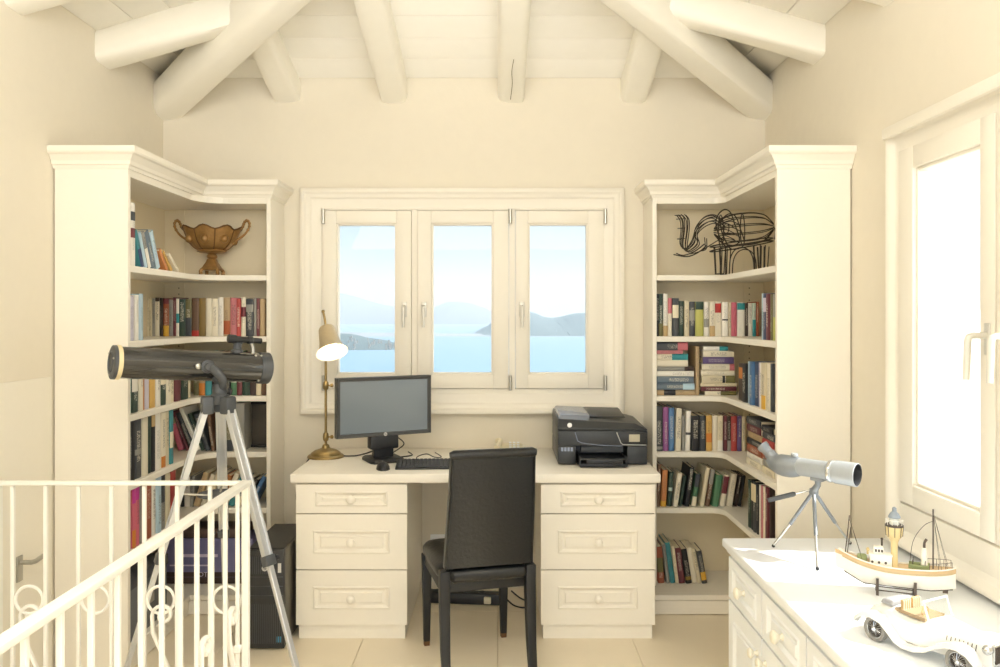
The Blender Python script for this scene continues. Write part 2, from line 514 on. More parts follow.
# right window; built in a local frame (x along the wall towards the camera, -y into the room)
win2 = bpy.data.objects.new('window_2', None); col.objects.link(win2)
win2['kind'] = 'structure'; win2['label'] = 'tall casement window in right wall, glaring white with sun'
win2.location = (XR, 2.815, 0); win2.rotation_euler = (0, 0, -PI / 2)   # local x -> -Y, local -y -> -X
c2 = MB()
W2 = 1.235
sweep_frame(c2, 0.0, W2, 0.655, 2.085, [(0.0, 0.0), (0.0, -0.050), (0.010, -0.055), (0.022, -0.044), (0.030, -0.030), (0.055, -0.026), (0.055, 0.06), (0.03, 0.06), (0.03, 0.0)])
c2.build('casing', M_FRAME, win2, bevel=0.002, seg=1)
MB().box(0.04, W2 - 0.04, -0.026, 0.05, 2.004, 2.045).build('upper_rail', M_FRAME, win2)
sp = MB().box(0.02, W2 - 0.02, -0.075, -0.055, 2.052, 2.092).box(0.0, W2, -0.06, 0.0, 2.085, 2.10)
sp.build('cornice_moulding', M_FRAME, win2, bevel=0.008)
for i, (a, b) in enumerate(((0.050, 0.588), (0.596, 1.180))):
    g0, g1 = (a + 0.095, b - 0.068) if i == 0 else (a + 0.068, b - 0.095)
    z0, z1, gz0, gz1 = 0.805, 2.008, 0.875, 1.935
    s = MB()
    s.box(a, g0, -0.030, 0.045, z0, z1).box(g1, b, -0.030, 0.045, z0, z1)
    s.box(g0, g1, -0.030, 0.045, z0, gz0).box(g0, g1, -0.030, 0.045, gz1, z1)
    sash = s.build('sash', M_FRAME, win2, bevel=0.003)
    be = MB(); rect_frame(be, g0, g1, gz0, gz1, 0.012, -0.018, 0.03)
    be.build('glazing_bead', M_FRAME, sash, bevel=0.004)
    MB().box(g0 + 0.004, g1 - 0.004, 0.004, 0.008, gz0 + 0.004, gz1 - 0.004).build('pane', m_glass, sash)
    hx = b - 0.028 if i == 0 else a + 0.072
    T = Matrix.Translation((hx, -0.030, 1.385))
    handle_part(win2, sash, T)
lr = MB().box(0.05, 1.18, -0.026, 0.05, 0.705, 0.797)
lr.build('lower_rail', M_FRAME, win2, bevel=0.004)

# low white door seen through the railing
door = bpy.data.objects.new('door_1', None); col.objects.link(door)
door['kind'] = 'structure'; door['label'] = 'low white door with lever handle in the left wall'
d = MB().box(XL - 0.05, XL - 0.0006, DR[0] + 0.0008, DR[1] - 0.0008, DR[2] + 0.002, DR[3] - 0.0008)
d.build('door_leaf', mat('door_paint', '#f0eadc', 0.6, bump=0.02, vary=0.01), door)
dh = MB().box(XL - 0.0006, XL + 0.006, 2.950, 2.985, 0.455, 0.55)
dh.build('handle_plate', M_STEEL, door, bevel=0.002)
dh = MB().tube([(XL, 2.972, 0.525), (XL + 0.045, 2.972, 0.525), (XL + 0.052, 2.985, 0.525), (XL + 0.052, 3.035, 0.53)], 0.009, 10)
dh.build('handle_lever', M_STEEL, door, smooth=True)

# ------------------------------------------------------------ corner bookcases
M_BACKP = mat('warm_bounce_board', '#ede0c2', 0.5, bump=0.02, scale=60, vary=0.012)  # warm bounce inside the shelves is put into this tan base colour
D1, DA = 3.194, 3.986         # depth of the end panel and of the front of the arm along the end wall
SHELF_Z = [1.644, 1.338, 1.041, 0.762, 0.483, 0.098]
def bookcase(s, xw, label, r):
    """s = +1: against the left wall, s = -1: against the right wall; x measured from the wall."""
    X = lambda u: xw + s * u
    W1, W2 = 0.30, (0.642 if s > 0 else 0.646)
    root = thing('corner_bookcase', label, 'bookcase', (X(0.15), D1 + 0.5, 0))
    ox, oy = root.location.x, root.location.y
    def B(mb, u0, u1, y0, y1, z0, z1):
        a, b = sorted((X(u0), X(u1)))
        mb.box(a - ox, b - ox, y0 - oy, y1 - oy, z0, z1); return mb
    def poly(us): return [(X(u) - ox, y - oy) for u, y in us]
    B(MB(), 0.006, W1, D1, D1 + 0.022, 0.0, 2.04).build('end_panel', M_LACQ, root, bevel=0.0015, seg=1)
    B(MB(), W2 - 0.021, W2, DA, YB - 0.003, 0.0, 2.04).build('side_panel', M_LACQ, root, bevel=0.0015, seg=1)
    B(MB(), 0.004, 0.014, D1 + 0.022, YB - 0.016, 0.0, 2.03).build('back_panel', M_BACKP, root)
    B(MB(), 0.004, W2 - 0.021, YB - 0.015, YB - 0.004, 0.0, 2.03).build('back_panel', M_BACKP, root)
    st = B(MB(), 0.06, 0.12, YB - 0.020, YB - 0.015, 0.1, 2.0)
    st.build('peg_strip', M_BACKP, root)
    pegs = MB()
    for z in SHELF_Z[:-1]:
        for q in range(3):
            u0, u1 = sorted((X(0.088) - ox, X(0.094) - ox))
            pegs.box(u0, u1, YB - 0.0215 - oy, YB - 0.020 - oy, z - 0.06 - q * 0.032, z - 0.054 - q * 0.032)
    pegs.build('peg_hole', M_CREVICE, root)
    # L shaped boards with a rounded inner corner
    arc = []
    for q in range(9):
        a = PI / 2 * q / 8
        arc.append((W1 + r - r * math.cos(a), DA - r + r * math.sin(a)))
    arc = [(W1 - 0.004 if q == 0 else u, y) for q, (u, y) in enumerate(arc)]
    base = [(0.014, D1 + 0.022), (W1 - 0.004, D1 + 0.022)] + arc + [(W2 - 0.021, DA + 0.002), (W2 - 0.021, YB - 0.021), (0.014, YB - 0.021)]
    bd = DA - 0.14
    base2 = [(0.014, D1 + 0.022), (W1 - 0.004, D1 + 0.022), (W1 - 0.004, bd), (W2 + 0.03, bd), (W2 + 0.03, DA - 0.001), (W2 - 0.021, DA - 0.001), (W2 - 0.021, YB - 0.021), (0.014, YB - 0.021)]
    for z in SHELF_Z:
        MB().prism(poly(base2 if z == SHELF_Z[-1] else base), z - 0.027, z).build('shelf', M_LACQ, root, bevel=0.0025, seg=1)
    MB().prism(poly(base), 2.0, 2.03).build('top_board', M_LACQ, root)
    pl = MB()
    B(pl, W1 - 0.03, W1 - 0.012, D1 + 0.022, bd, 0.004, 0.068)
    B(pl, W1 - 0.03, W2 + 0.028, bd + 0.006, bd + 0.024, 0.004, 0.068)
    pl.build('plinth', M_LACQ, root)
    # crown moulding swept along the front of the case
    path = [(0.002, D1), (W1, D1), (W1, DA), (W2, DA), (W2, YB - 0.002)]
    prof = [(-0.01, 2.028), (0.004, 2.028), (0.008, 2.040), (0.014, 2.044), (0.018, 2.058), (0.034, 2.080), (0.044, 2.085), (0.048, 2.092), (0.048, 2.112), (-0.01, 2.112)]
    nrm = [(0, -1), (1, 0), (0, -1), (1, 0)]       # outward normals of the four runs in (u, y)
    loops = []
    for i, (u, y) in enumerate(path):
        lp = []
        for (o_, z) in prof:
            n0 = nrm[max(i - 1, 0)]; n1 = nrm[min(i, 3)]
            if i in (0, 4):
                n = n0 if i == 4 else n1
                du, dy = n[0] * o_, n[1] * o_
            else:
                du, dy = (n0[0] + n1[0]) * o_, (n0[1] + n1[1]) * o_
            lp.append((X(u + du) - ox, y + dy - oy, z))
        loops.append(lp)
    cr = MB().loft(loops)
    cr.build('cornice', M_LACQ, root)
    cov = MB().prism(poly([(0.002, D1), (W1, D1), (W1, DA), (W2, DA), (W2, YB - 0.004), (0.002, YB - 0.004)]), 2.085, 2.105)
    cov.build('lid', M_LACQ, root)
    return root
bookcase(1, XL, 'cream corner bookcase with golden bowl on top shelf, behind the telescope', 0.13)
bookcase(-1, XR, 'cream corner bookcase holding a wire elephant on its top shelf', 0.05)

# ------------------------------------------------------------ books
COL = dict(white='#efeade', cream='#e3d5b2', ivory='#ece2c8', black='#24252a', charcoal='#43474d', grey='#97958d', brown='#6f5038', darkbrown='#40302a',
           red='#bb3a34', maroon='#71303a', pink='#d9607a', rose='#c9727a', orange='#d2833a', rust='#a5522c', yellow='#dfae42', olive='#716c42',
           green='#4a8058', darkgreen='#31483c', teal='#2f8f98', lightblue='#b2cede', blue='#4577ab', navy='#33446a', purple='#6c548f', magenta='#c6439a',
           tan='#bfa273', lime='#b9b84c', mint='#c8ddd0', lilac='#cdc5d6', slate='#66798a', plum='#a2559b', gold='#8f7434')
NAME = dict(darkbrown='dark brown', darkgreen='dark green', lightblue='light blue', rose='dusty pink', slate='grey-blue', plum='violet-pink', gold='dark gold', ivory='off-white', mint='pale mint', lilac='pale lilac', tan='tan')
m_book = bpy.data.materials.new('book_cover'); m_book.use_nodes = True
nt = m_book.node_tree; L = nt.links
b = nt.nodes['Principled BSDF']; b.inputs['Roughness'].default_value = 0.5
oi = nt.nodes.new('ShaderNodeObjectInfo'); tc = nt.nodes.new('ShaderNodeTexCoord'); sx = nt.nodes.new('ShaderNodeSeparateXYZ')
L.new(tc.outputs['Generated'], sx.inputs[0])
def math_node(op, a, b_=None, c_=None):
    n = nt.nodes.new('ShaderNodeMath'); n.operation = op
    for i, v in enumerate((a, b_, c_)):
        if v is None: continue
        if isinstance(v, (int, float)): n.inputs[i].default_value = v
        else: L.new(v, n.inputs[i])
    return n.outputs[0]
mp = nt.nodes.new('ShaderNodeMapping'); mp.inputs['Scale'].default_value = (7, 0.5, 90)
cmb = nt.nodes.new('ShaderNodeCombineXYZ'); L.new(math_node('MULTIPLY', oi.outputs['Random'], 37.0), cmb.inputs[1])
L.new(cmb.outputs[0], mp.inputs['Location']); L.new(tc.outputs['Generated'], mp.inputs['Vector'])
nz = nt.nodes.new('ShaderNodeTexNoise'); nz.inputs['Scale'].default_value = 1.0; nz.inputs['Detail'].default_value = 1.5
L.new(mp.outputs[0], nz.inputs['Vector'])
ink = math_node('GREATER_THAN', nz.outputs['Fac'], 0.52)
cx = math_node('LESS_THAN', math_node('ABSOLUTE', math_node('SUBTRACT', sx.outputs['X'], 0.5)), 0.26)
cz_ = math_node('LESS_THAN', math_node('ABSOLUTE', math_node('SUBTRACT', sx.outputs['Z'], math_node('ADD', math_node('MULTIPLY', oi.outputs['Random'], 0.3), 0.4))), 0.26)
on_spine = math_node('LESS_THAN', sx.outputs['Y'], 0.05)
fac = math_node('MULTIPLY', math_node('MULTIPLY', ink, cx), math_node('MULTIPLY', cz_, on_spine))
fac = math_node('MULTIPLY', fac, oi.outputs['Alpha'])
bw = nt.nodes.new('ShaderNodeRGBToBW'); L.new(oi.outputs['Color'], bw.inputs[0])
inkc = nt.nodes.new('ShaderNodeMix'); inkc.data_type = 'RGBA'
inkc.inputs[6].default_value = (0.85, 0.80, 0.66, 1); inkc.inputs[7].default_value = (0.06, 0.05, 0.05, 1)
L.new(math_node('GREATER_THAN', bw.outputs[0], 0.22), inkc.inputs[0])
mx = nt.nodes.new('ShaderNodeMix'); mx.data_type = 'RGBA'
L.new(fac, mx.inputs[0]); L.new(oi.outputs['Color'], mx.inputs[6]); L.new(inkc.outputs[2], mx.inputs[7]); L.new(mx.outputs[2], b.inputs['Base Color'])
M_PAGE = mat('paper', '#e9dfc4', 0.9, bump=0.15, scale=30, vary=0.05, stretch=(30, 1, 1))
M_PRINT = bpy.data.materials.new('book_print'); M_PRINT.use_nodes = True
_nt = M_PRINT.node_tree; _oi = _nt.nodes.new('ShaderNodeObjectInfo')
_nt.links.new(_oi.outputs['Color'], _nt.nodes['Principled BSDF'].inputs['Base Color'])
_nt.nodes['Principled BSDF'].inputs['Roughness'].default_value = 0.5

def book_object(t, d, h, colour, bands, label, group, M):
    """t thickness (local x, 0..t), d depth (local y from the spine at 0), h height."""
    root = thing('book', label, 'book', group=group)
    root.matrix_world = M
    c = 0.0022 if t > 0.012 else 0.0014
    bl = min(0.004, t * 0.18)
    outer = [(0, d), (0, bl), (t * 0.18, bl * 0.25), (t * 0.5, 0), (t * 0.82, bl * 0.25), (t, bl), (t, d)]
    inner = [(t - c, d), (t - c, bl + c), (c, bl + c), (c, d)]
    cov = MB()
    n0 = len(outer)
    pts = outer + inner
    vs = [(x, y, 0) for x, y in pts] + [(x, y, h) for x, y in pts]
    n = len(pts); fs = [(i, (i + 1) % n, n + (i + 1) % n, n + i) for i in range(n)]
    # caps split in three convex pieces
    for off in (0, n):
        fs += [(off + 0, off + 1, off + 9, off + 10), (off + 1, off + 2, off + 3, off + 4, off + 5, off + 8, off + 9), (off + 5, off + 6, off + 7, off + 8)]
    cov.add(vs, fs)
    o = cov.build('cover', m_book, root)
    rgb = lin(COL[colour]); j = random.uniform(0.9, 1.08)
    lum = 0.3 * rgb[0] + 0.5 * rgb[1] + 0.2 * rgb[2]
    o.color = (*[min(1, (v * 0.84 + lum * 0.16) * j) for v in rgb], random.choice((0.0, 0.35, 0.5, 0.65)))
    MB().box(c, t - c, bl + c, d - 0.004, 0.003, h - 0.003).build('pages', M_PAGE, root)
    for (f0, f1, bc) in bands or ():
        bb = MB()
        e = 0.0005
        prof = [(-e * 0.2, bl), (t * 0.18, bl * 0.25 - e), (t * 0.5, -e), (t * 0.82, bl * 0.25 - e), (t + e * 0.2, bl), (t * 0.5, bl + c * 0.5)]
        bb.prism(prof, h * f0, h * f1)
        q = bb.build('spine_band', M_PRINT, root)
        q.color = (*lin(COL[bc]), 1)
    return root

def shelf_row(case, zs, items, group, shelf_name):
    """items: (where, px0, px1, ytop, colour, lean degrees, bands); where b = end-wall arm, s = side-wall arm."""
    s = 1 if case == 'left' else -1
    items = sorted(items, key=lambda it: it[1])
    n = 0; last = {}
    for (wh, p0, p1, yt, colour, lean, bands) in items:
        n += 1
        if wh == 'b':
            yd = DA + 0.024
            a0, a1 = PX(p0, yd), PX(p1, yd)
            h = PZ(yt, yd) - zs
            d = min(0.12 + 0.62 * max(h - 0.12, 0), 0.19)
        else:
            xs_ = XL + 0.278 if s > 0 else XR - 0.278
            a0, a1 = xs_ * FPX / (p0 - 500), xs_ * FPX / (p1 - 500)      # depths
            h = PZ(yt, (a0 + a1) / 2) - zs
            d = min(0.11 + 0.5 * max(h - 0.12, 0), 0.165)
        t = abs(a1 - a0) - 0.0008
        h = max(min(h, 0.245 if lean == 0 else 0.26), 0.06)
        if zs == SHELF_Z[0]: h = max(min(PZ(yt, (a0 + a1) / 2 if wh == 's' else yd) - zs, 0.31), 0.06)
        th = math.radians(lean)
        if lean:
            t = max(0.008, t * math.cos(th))
        # keep clear of the neighbour on the left and of the arm panel
        d_ = 1 if (wh == 'b' or s > 0) else -1
        c0 = a0 * d_
        if wh == 'b' and s < 0: c0 = max(c0, XR - 0.646 + 0.0225 + (h * math.sin(-th) if th < 0 and 'b' not in last else 0))
        if wh == 'b' and s > 0: c0 = max(c0, XL + 0.016)
        if wh in last:
            pc, pt_, ph_, pth = last[wh]
            at, ap = abs(th), abs(pth)
            if th <= 0 and pth <= 0:
                mn = pc + pt_ / math.cos(ap) + (max(0, h * (math.sin(at) - math.cos(at) * math.tan(ap))) if at > ap else 0)
            elif th >= 0 and pth >= 0:
                mn = pc + pt_ * math.cos(ap) + max(0, ph_ * math.sin(ap) - (ph_ * math.cos(ap) - t * math.sin(at)) * math.tan(at))
            else:
                mn = pc + pt_ + 0.01
            c0 = max(c0, mn + 0.0008)
        if wh == 'b' and s > 0:
            edge = XL + 0.642 - 0.022
            room = edge - c0 - t
            if th >= 0 and h * math.sin(th) > room:
                th = math.asin(max(0.0, min(1.0, room / h)))
        a0 = c0 * d_
        last[wh] = (c0, t, h, th)
        # local frame
        if wh == 'b':
            R = Matrix.Identity(4); origin = Vector((a0, DA + 0.024 + random.uniform(-0.004, 0.008), zs))
        elif s > 0:
            R = Matrix.Rotation(PI / 2, 4, 'Z'); origin = Vector((xs_ + random.uniform(-0.006, 0.004), a0, zs))
        else:
            R = Matrix.Rotation(-PI / 2, 4, 'Z'); origin = Vector((xs_ + random.uniform(-0.004, 0.006), a0, zs))
        # lean > 0: top moves to +x; rest on the lower corner
        Rl = Matrix.Rotation(th, 4, 'Y')
        lift = t * math.sin(th) if th > 0 else 0.0
        M = Matrix.Translation(origin + Vector((0, 0, lift + 0.0004))) @ R @ Rl
        size = 'thin ' if t < 0.018 else ('thick ' if t > 0.042 else '')
        tall = 'tall ' if h > 0.232 else ''
        nm = NAME.get(colour, colour)
        lab = f"{size}{tall}{nm} book, {ORD[n]} from the left on {shelf_name}"
        book_object(t, d, h, colour, bands, lab, group, M)

def stack(case, zs, px0, items, group, place, where='b', yd=None):
    """Books lying flat, spine towards the room. items from the bottom: (width_left px, width_right px, thickness, colour, bands)."""
    z = zs; N = len(items)
    for i, (p0, p1, th, colour, bands) in enumerate(items):
        if where == 'b':
            y0 = DA + 0.03 + random.uniform(-0.006, 0.008)
            a0, a1 = max(PX(p0, y0), XR - 0.646 + 0.0225), PX(p1, y0)
            h = a1 - a0
            # local: thickness x -> up, height z -> +X, depth y -> +Y
            M = Matrix(((0, 0, 1, a0), (0, 1, 0, y0), (-1, 0, 0, z + th), (0, 0, 0, 1)))
        else:
            xs_ = XR - 0.272
            a0, a1 = xs_ * FPX / (p0 - 500), xs_ * FPX / (p1 - 500)
            h = abs(a0 - a1)
            # height -> -Y, depth -> +X, thickness -> up
            M = Matrix(((0, 1, 0, xs_ + random.uniform(-0.004, 0.006)), (0, 0, -1, a0), (-1, 0, 0, z + th), (0, 0, 0, 1)))
        k = N - i
        pos = 'topmost' if k == 1 else ('lowest' if i == 0 else ORD[k] + ' from top')
        nm = NAME.get(colour, colour)
        book_object(th - 0.0006, 0.15, h, colour, bands, f"{nm} book lying flat, {pos} of {place}", group, M)
        z += th

SN = ['top shelf with golden bowl', 'second shelf of bookcase behind telescope', 'third shelf of bookcase behind telescope', 'fourth shelf of bookcase behind telescope', 'fifth shelf of bookcase behind telescope', 'bottom shelf of bookcase behind telescope']
SR = ['top shelf of elephant bookcase', 'second shelf of elephant bookcase', 'third shelf of elephant bookcase', 'fourth shelf of elephant bookcase', 'fifth shelf of elephant bookcase', 'bottom shelf of elephant bookcase']
q = lambda z: 120 + z * 0.155
# left case, top shelf: tall magazine files and leaning picture books
shelf_row('left', SHELF_Z[0], [
    ('s', 128.2, 131.6, 206, 'pink', 0, [(0.55, 0.98, 'white')]), ('s', 131.8, 136.2, 203, 'white', 0, [(0.45, 0.60, 'maroon'), (0.72, 0.86, 'charcoal')]),
    ('s', 138.6, 142.0, 229, 'teal', -24, [(0.0, 0.5, 'navy')]), ('s', 143.0, 145.6, 231, 'lightblue', -24, None), ('s', 147.0, 150.0, 231, 'grey', -25, [(0.0, 0.55, 'white')]),
    ('s', 152.0, 156.5, 231, 'slate', -26, None), ('s', 158.0, 162.0, 231, 'lightblue', -26, None), ('s', 168.0, 170.5, 246, 'orange', -44, None),
    ('s', 173.0, 175.6, 246, 'yellow', -50, None), ('s', 178.0, 180.4, 246, 'ivory', -56, None)], 'books on the top shelf with the bowl', SN[0])
R2 = [('s', 128.4, 131.0, 290, 'lightblue', 0, None), ('s', 131.2, 136.0, 296, 'lilac', 0, None), ('s', 136.2, 139.5, 295, 'white', 0, None), ('s', 139.7, 143.6, 294, 'lightblue', 0, None)]
for (a, b_, c_, bands) in [(157, 170, 'ivory', None), (170, 186, 'cream', None), (187, 206, 'grey', None), (207, 235, 'ivory', [(0.9, 1, 'darkbrown')]), (236, 250, 'black', None), (250, 262, 'darkbrown', None), (262, 300, 'rust', [(0, 0.28, 'yellow'), (0.85, 1, 'maroon')]),
        (301, 326, 'grey', None), (326, 345, 'maroon', None), (346, 366, 'white', [(0.35, 0.6, 'teal')]), (368, 410, 'darkgreen', None), (411, 450, 'olive', [(0.0, 0.5, 'charcoal')]), (451, 497, 'brown', [(0, 0.15, 'red')]), (498, 545, 'gold', None),
        (546, 582, 'ivory', None), (583, 624, 'ivory', None), (625, 660, 'white', None), (662, 705, 'tan', [(0.05, 0.4, 'rust')]), (706, 750, 'rose', None), (751, 778, 'red', None), (780, 811, 'ivory', [(0.5, 0.75, 'maroon')]), (812, 861, 'charcoal', [(0.65, 0.85, 'grey')]),
        (862, 880, 'grey', None), (881, 901, 'maroon', None), (902, 935, 'tan', None)]:
    R2.append(('b', q(a), q(b_), 298 + random.uniform(-0.8, 1.6), c_, 0, bands))
shelf_row('left', SHELF_Z[1], R2, 'books on the second shelf of the telescope bookcase', SN[1])
R3 = []
for (a, b_, c_, bands) in [(56, 84, 'mint', None), (86, 124, 'darkgreen', [(0.35, 0.7, 'white')]), (126, 149, 'ivory', None), (151, 170, 'orange', None), (172, 199, 'lilac', None), (201, 234, 'yellow', None), (236, 264, 'white', None), (266, 299, 'darkgreen', [(0.4, 0.6, 'ivory')]), (301, 330, 'ivory', None),
        (331, 359, 'cream', None), (361, 399, 'maroon', None), (401, 444, 'darkgreen', None), (446, 468, 'cream', None)]:
    R3.append(('s', q(a), q(b_), 354 + random.uniform(-1.5, 1.5), c_, 0, bands))
for (a, b_, c_, bands) in [(470, 505, 'olive', None), (506, 546, 'tan', [(0, 0.3, 'orange')]), (550, 590, 'teal', None), (592, 640, 'darkbrown', None), (642, 690, 'cream', None), (692, 710, 'black', None), (711, 749, 'green', [(0.3, 0.5, 'white')]), (750, 784, 'maroon', None), (785, 834, 'teal', [(0, 0.4, 'darkgreen')]), (835, 874, 'darkbrown', None), (876, 909, 'cream', None), (911, 937, 'brown', None)]:
    R3.append(('b', q(a), q(b_), 352 + random.uniform(-1, 3.5), c_, 0, bands))
shelf_row('left', SHELF_Z[2], R3, 'books on the third shelf of the telescope bookcase', SN[2])
R4 = []
for (a, b_, c_, yt, bands) in [(56, 78, 'black', 418, None), (79, 104, 'black', 418, None), (106, 147, 'charcoal', 418, [(0.4, 0.5, 'grey')]), (150, 184, 'ivory', 416.5, None), (187, 210, 'darkgreen', 415, None), (211, 234, 'black', 415, [(0.8, 1, 'tan')]), (237, 269, 'white', 412, None), (271, 299, 'ivory', 411, [(0, 0.2, 'orange')]), (300, 322, 'cream', 410, None), (323, 345, 'teal', 409, [(0.3, 0.6, 'ivory')])]:
    R4.append(('s', q(a), q(b_), yt, c_, 0, bands))
for (a, b_, c_, yt, ln, bands) in [(372, 410, 'pink', 424, -17, None), (412, 432, 'maroon', 409, -20, None), (436, 466, 'charcoal', 411, -22, None), (475, 505, 'white', 406, -23, None), (520, 548, 'darkgreen', 412, -21, None), (553, 582, 'charcoal', 413, -18, None), (590, 612, 'brown', 414, -8, None), (618, 650, 'rust', 413, 0, None), (652, 676, 'tan', 413, 0, None), (678, 728, 'olive', 414, 0, [(0, 0.3, 'charcoal')])]:
    R4.append(('b', q(a), q(b_), yt, c_, ln, bands))
shelf_row('left', SHELF_Z[3], R4, 'books on the fourth shelf of the telescope bookcase', SN[3])
R5 = []
for (a, b_, c_, yt, bands) in [(56, 84, 'red', 480, None), (86, 110, 'pink', 480, [(0.75, 1, 'magenta'), (0, 0.3, 'orange')]), (111, 134, 'pink', 480, [(0.78, 1, 'magenta')]), (136, 148, 'grey', 479, None), (150, 174, 'ivory', 478, None), (176, 214, 'rust', 477, None), (216, 240, 'white', 476, None), (241, 269, 'lightblue', 475, None), (271, 299, 'grey', 474, [(0.5, 1, 'charcoal')]), (301, 328, 'cream', 473, None), (330, 362, 'red', 471, None)]:
    R5.append(('s', q(a), q(b_), yt, c_, 0, bands))
for (a, b_, c_, yt, ln, bands) in [(388, 409, 'black', 478, 0, None), (411, 448, 'white', 477, 0, None), (450, 472, 'grey', 476, 4, None), (474, 512, 'tan', 472, 17, None), (516, 548, 'ivory', 474, 18, None), (552, 580, 'cream', 470, 18, None), (584, 616, 'grey', 473, 18, None), (622, 650, 'orange', 474, 20, None), (655, 690, 'ivory', 472, 22, None), (695, 735, 'teal', 476, 24, None), (745, 775, 'cream', 476, 25, None), (790, 815, 'black', 477, 26, None), (822, 850, 'blue', 474, 27, None)]:
    R5.append(('b', q(a), q(b_), yt, c_, ln, bands))
shelf_row('left', SHELF_Z[4], R5, 'books on the fifth shelf of the telescope bookcase', SN[4])

q = lambda z: 645 + z * 0.14
RR2 = []
for (a, b_, c_, zt, bands) in [(84, 99, 'black', 100, None), (100, 131, 'darkgreen', 100, [(0, 0.3, 'olive')]), (133, 166, 'white', 98, [(0, 0.25, 'tan')]), (168, 196, 'ivory', 130, [(0.6, 1, 'rose')]), (198, 243, 'charcoal', 130, [(0.48, 0.82, 'ivory')]), (245, 281, 'darkgreen', 150, None), (283, 318, 'cream', 150, None), (320, 361, 'charcoal', 155, [(0.45, 0.75, 'grey')]), (363, 421, 'lime', 155, [(0.77, 1, 'darkgreen')]),
        (424, 459, 'white', 155, [(0.26, 0.5, 'grey')]), (462, 501, 'ivory', 155, [(0, 0.3, 'tan')]), (503, 549, 'ivory', 155, [(0.68, 0.95, 'red')]), (552, 594, 'white', 158, [(0.46, 0.5, 'black')]), (598, 617, 'cream', 160, None), (618, 657, 'pink', 160, None), (660, 714, 'white', 160, [(0.78, 0.98, 'teal')]), (716, 738, 'darkbrown', 165, None), (739, 769, 'white', 165, None), (770, 795, 'mint', 165, [(0, 0.5, 'teal')]), (797, 818, 'rust', 155, None)]:
    RR2.append(('b', q(a), q(b_), 280 + zt * 0.14, c_, 0, bands))
for (a, b_, c_, zt, bands) in [(823, 842, 'lightblue', 95, None), (843, 863, 'navy', 95, [(0.6, 0.9, 'lilac')]), (865, 885, 'maroon', 100, None), (887, 899, 'olive', 100, None), (901, 917, 'lime', 100, [(0.5, 1, 'grey')])]:
    RR2.append(('s', q(a), q(b_), 280 + zt * 0.14, c_, 0, bands))
shelf_row('right', SHELF_Z[1], RR2, 'books on the second shelf of the elephant bookcase', SR[1])
stack('right', SHELF_Z[2], 0, [(656.2, 695, 0.028, 'tan', [(0.2, 0.5, 'black')]), (656.2, 694.5, 0.032, 'slate', [(0.7, 1, 'lightblue')]), (656.2, 694, 0.035, 'slate', None), (656.2, 694, 0.027, 'white', None), (656.2, 694, 0.022, 'grey', [(0.75, 1, 'darkbrown')]), (656.2, 688, 0.033, 'ivory', None), (656.2, 688, 0.031, 'ivory', [(0.5, 1, 'teal')]), (656.2, 683, 0.018, 'rose', None), (656.2, 688, 0.040, 'charcoal', [(0.68, 1, 'rose')])],
      'flat books beside the arm panel on the third shelf', 'left stack on third elephant shelf')
stack('right', SHELF_Z[2], 0, [(705, 736.5, 0.021, 'ivory', [(0.5, 1, 'olive')]), (701, 736.7, 0.023, 'maroon', None), (700.5, 736.7, 0.019, 'cream', None), (702, 735.2, 0.036, 'cream', [(0.62, 0.7, 'black'), (0.72, 1, 'olive')]), (701, 734.6, 0.026, 'ivory', None), (702, 734.6, 0.033, 'ivory', [(0.85, 1, 'rose')]), (703, 734, 0.034, 'purple', None), (703, 734, 0.032, 'ivory', None), (703.5, 728, 0.022, 'white', [(0.65, 1, 'teal')])],
      'flat books in the middle of the third shelf', 'right stack on third elephant shelf')
RR3 = [('b', 696.2, 700.0, 346, 'tan', 0, None)]
for (a, b_, c_, zt, bands) in [(655, 690, 'darkbrown', 205, [(0.6, 0.9, 'orange')]), (691, 719, 'black', 205, None), (721, 745, 'lightblue', 190, None), (746, 769, 'blue', 192, None), (771, 800, 'navy', 194, None), (801, 815, 'lilac', 196, None), (816, 829, 'white', 198, None), (830, 860, 'cream', 200, [(0, 0.3, 'yellow')]), (861, 889, 'ivory', 203, None), (891, 910, 'charcoal', 206, None)]:
    RR3.append(('s', q(a), q(b_), 335 + zt * 0.14, c_, 0, bands))
shelf_row('right', SHELF_Z[2], RR3, 'upright books on the third shelf of the elephant bookcase', SR[2] + ', upright')
RR4 = []
for (a, b_, c_, zt, ln, bands) in [(79, 130, 'charcoal', 80, 0, [(0.03, 0.1, 'grey')]), (133, 171, 'plum', 88, 0, None), (173, 212, 'blue', 95, 0, None), (218, 258, 'ivory', 97, 1.5, None), (268, 288, 'grey', 150, 0, None), (291, 326, 'white', 115, 1.5, [(0.4, 0.46, 'charcoal')]), (333, 392, 'black', 150, 0, None), (395, 438, 'charcoal', 150, 0, None), (440, 481, 'yellow', 148, 0, [(0.25, 0.5, 'orange')]), (485, 520, 'ivory', 150, 0, None), (522, 561, 'cream', 150, 0, [(0, 0.3, 'white')]), (565, 590, 'maroon', 152, 0, None), (591, 616, 'darkbrown', 152, 0, [(0, 0.3, 'grey')]), (618, 660, 'red', 152, 0, None), (662, 692, 'purple', 152, 0, None), (694, 720, 'cream', 155, 0, None)]:
    RR4.append(('b', q(a), q(b_), 395 + zt * 0.14, c_, ln, bands))
shelf_row('right', SHELF_Z[3], RR4, 'upright books on the fourth shelf of the elephant bookcase', SR[3])
stack('right', SHELF_Z[3], 0, [(746.2, 760.5, 0.030, 'ivory', None), (746.4, 760.8, 0.026, 'white', None), (746.2, 760.8, 0.038, 'rust', None), (746.3, 761.5, 0.028, 'black', None), (746.6, 760, 0.03, 'tan', None), (746.4, 759.5, 0.034, 'maroon', None), (746.2, 760, 0.032, 'charcoal', None)], 'flat books by the wall on the fourth shelf', 'farther stack on fourth elephant shelf', where='s')
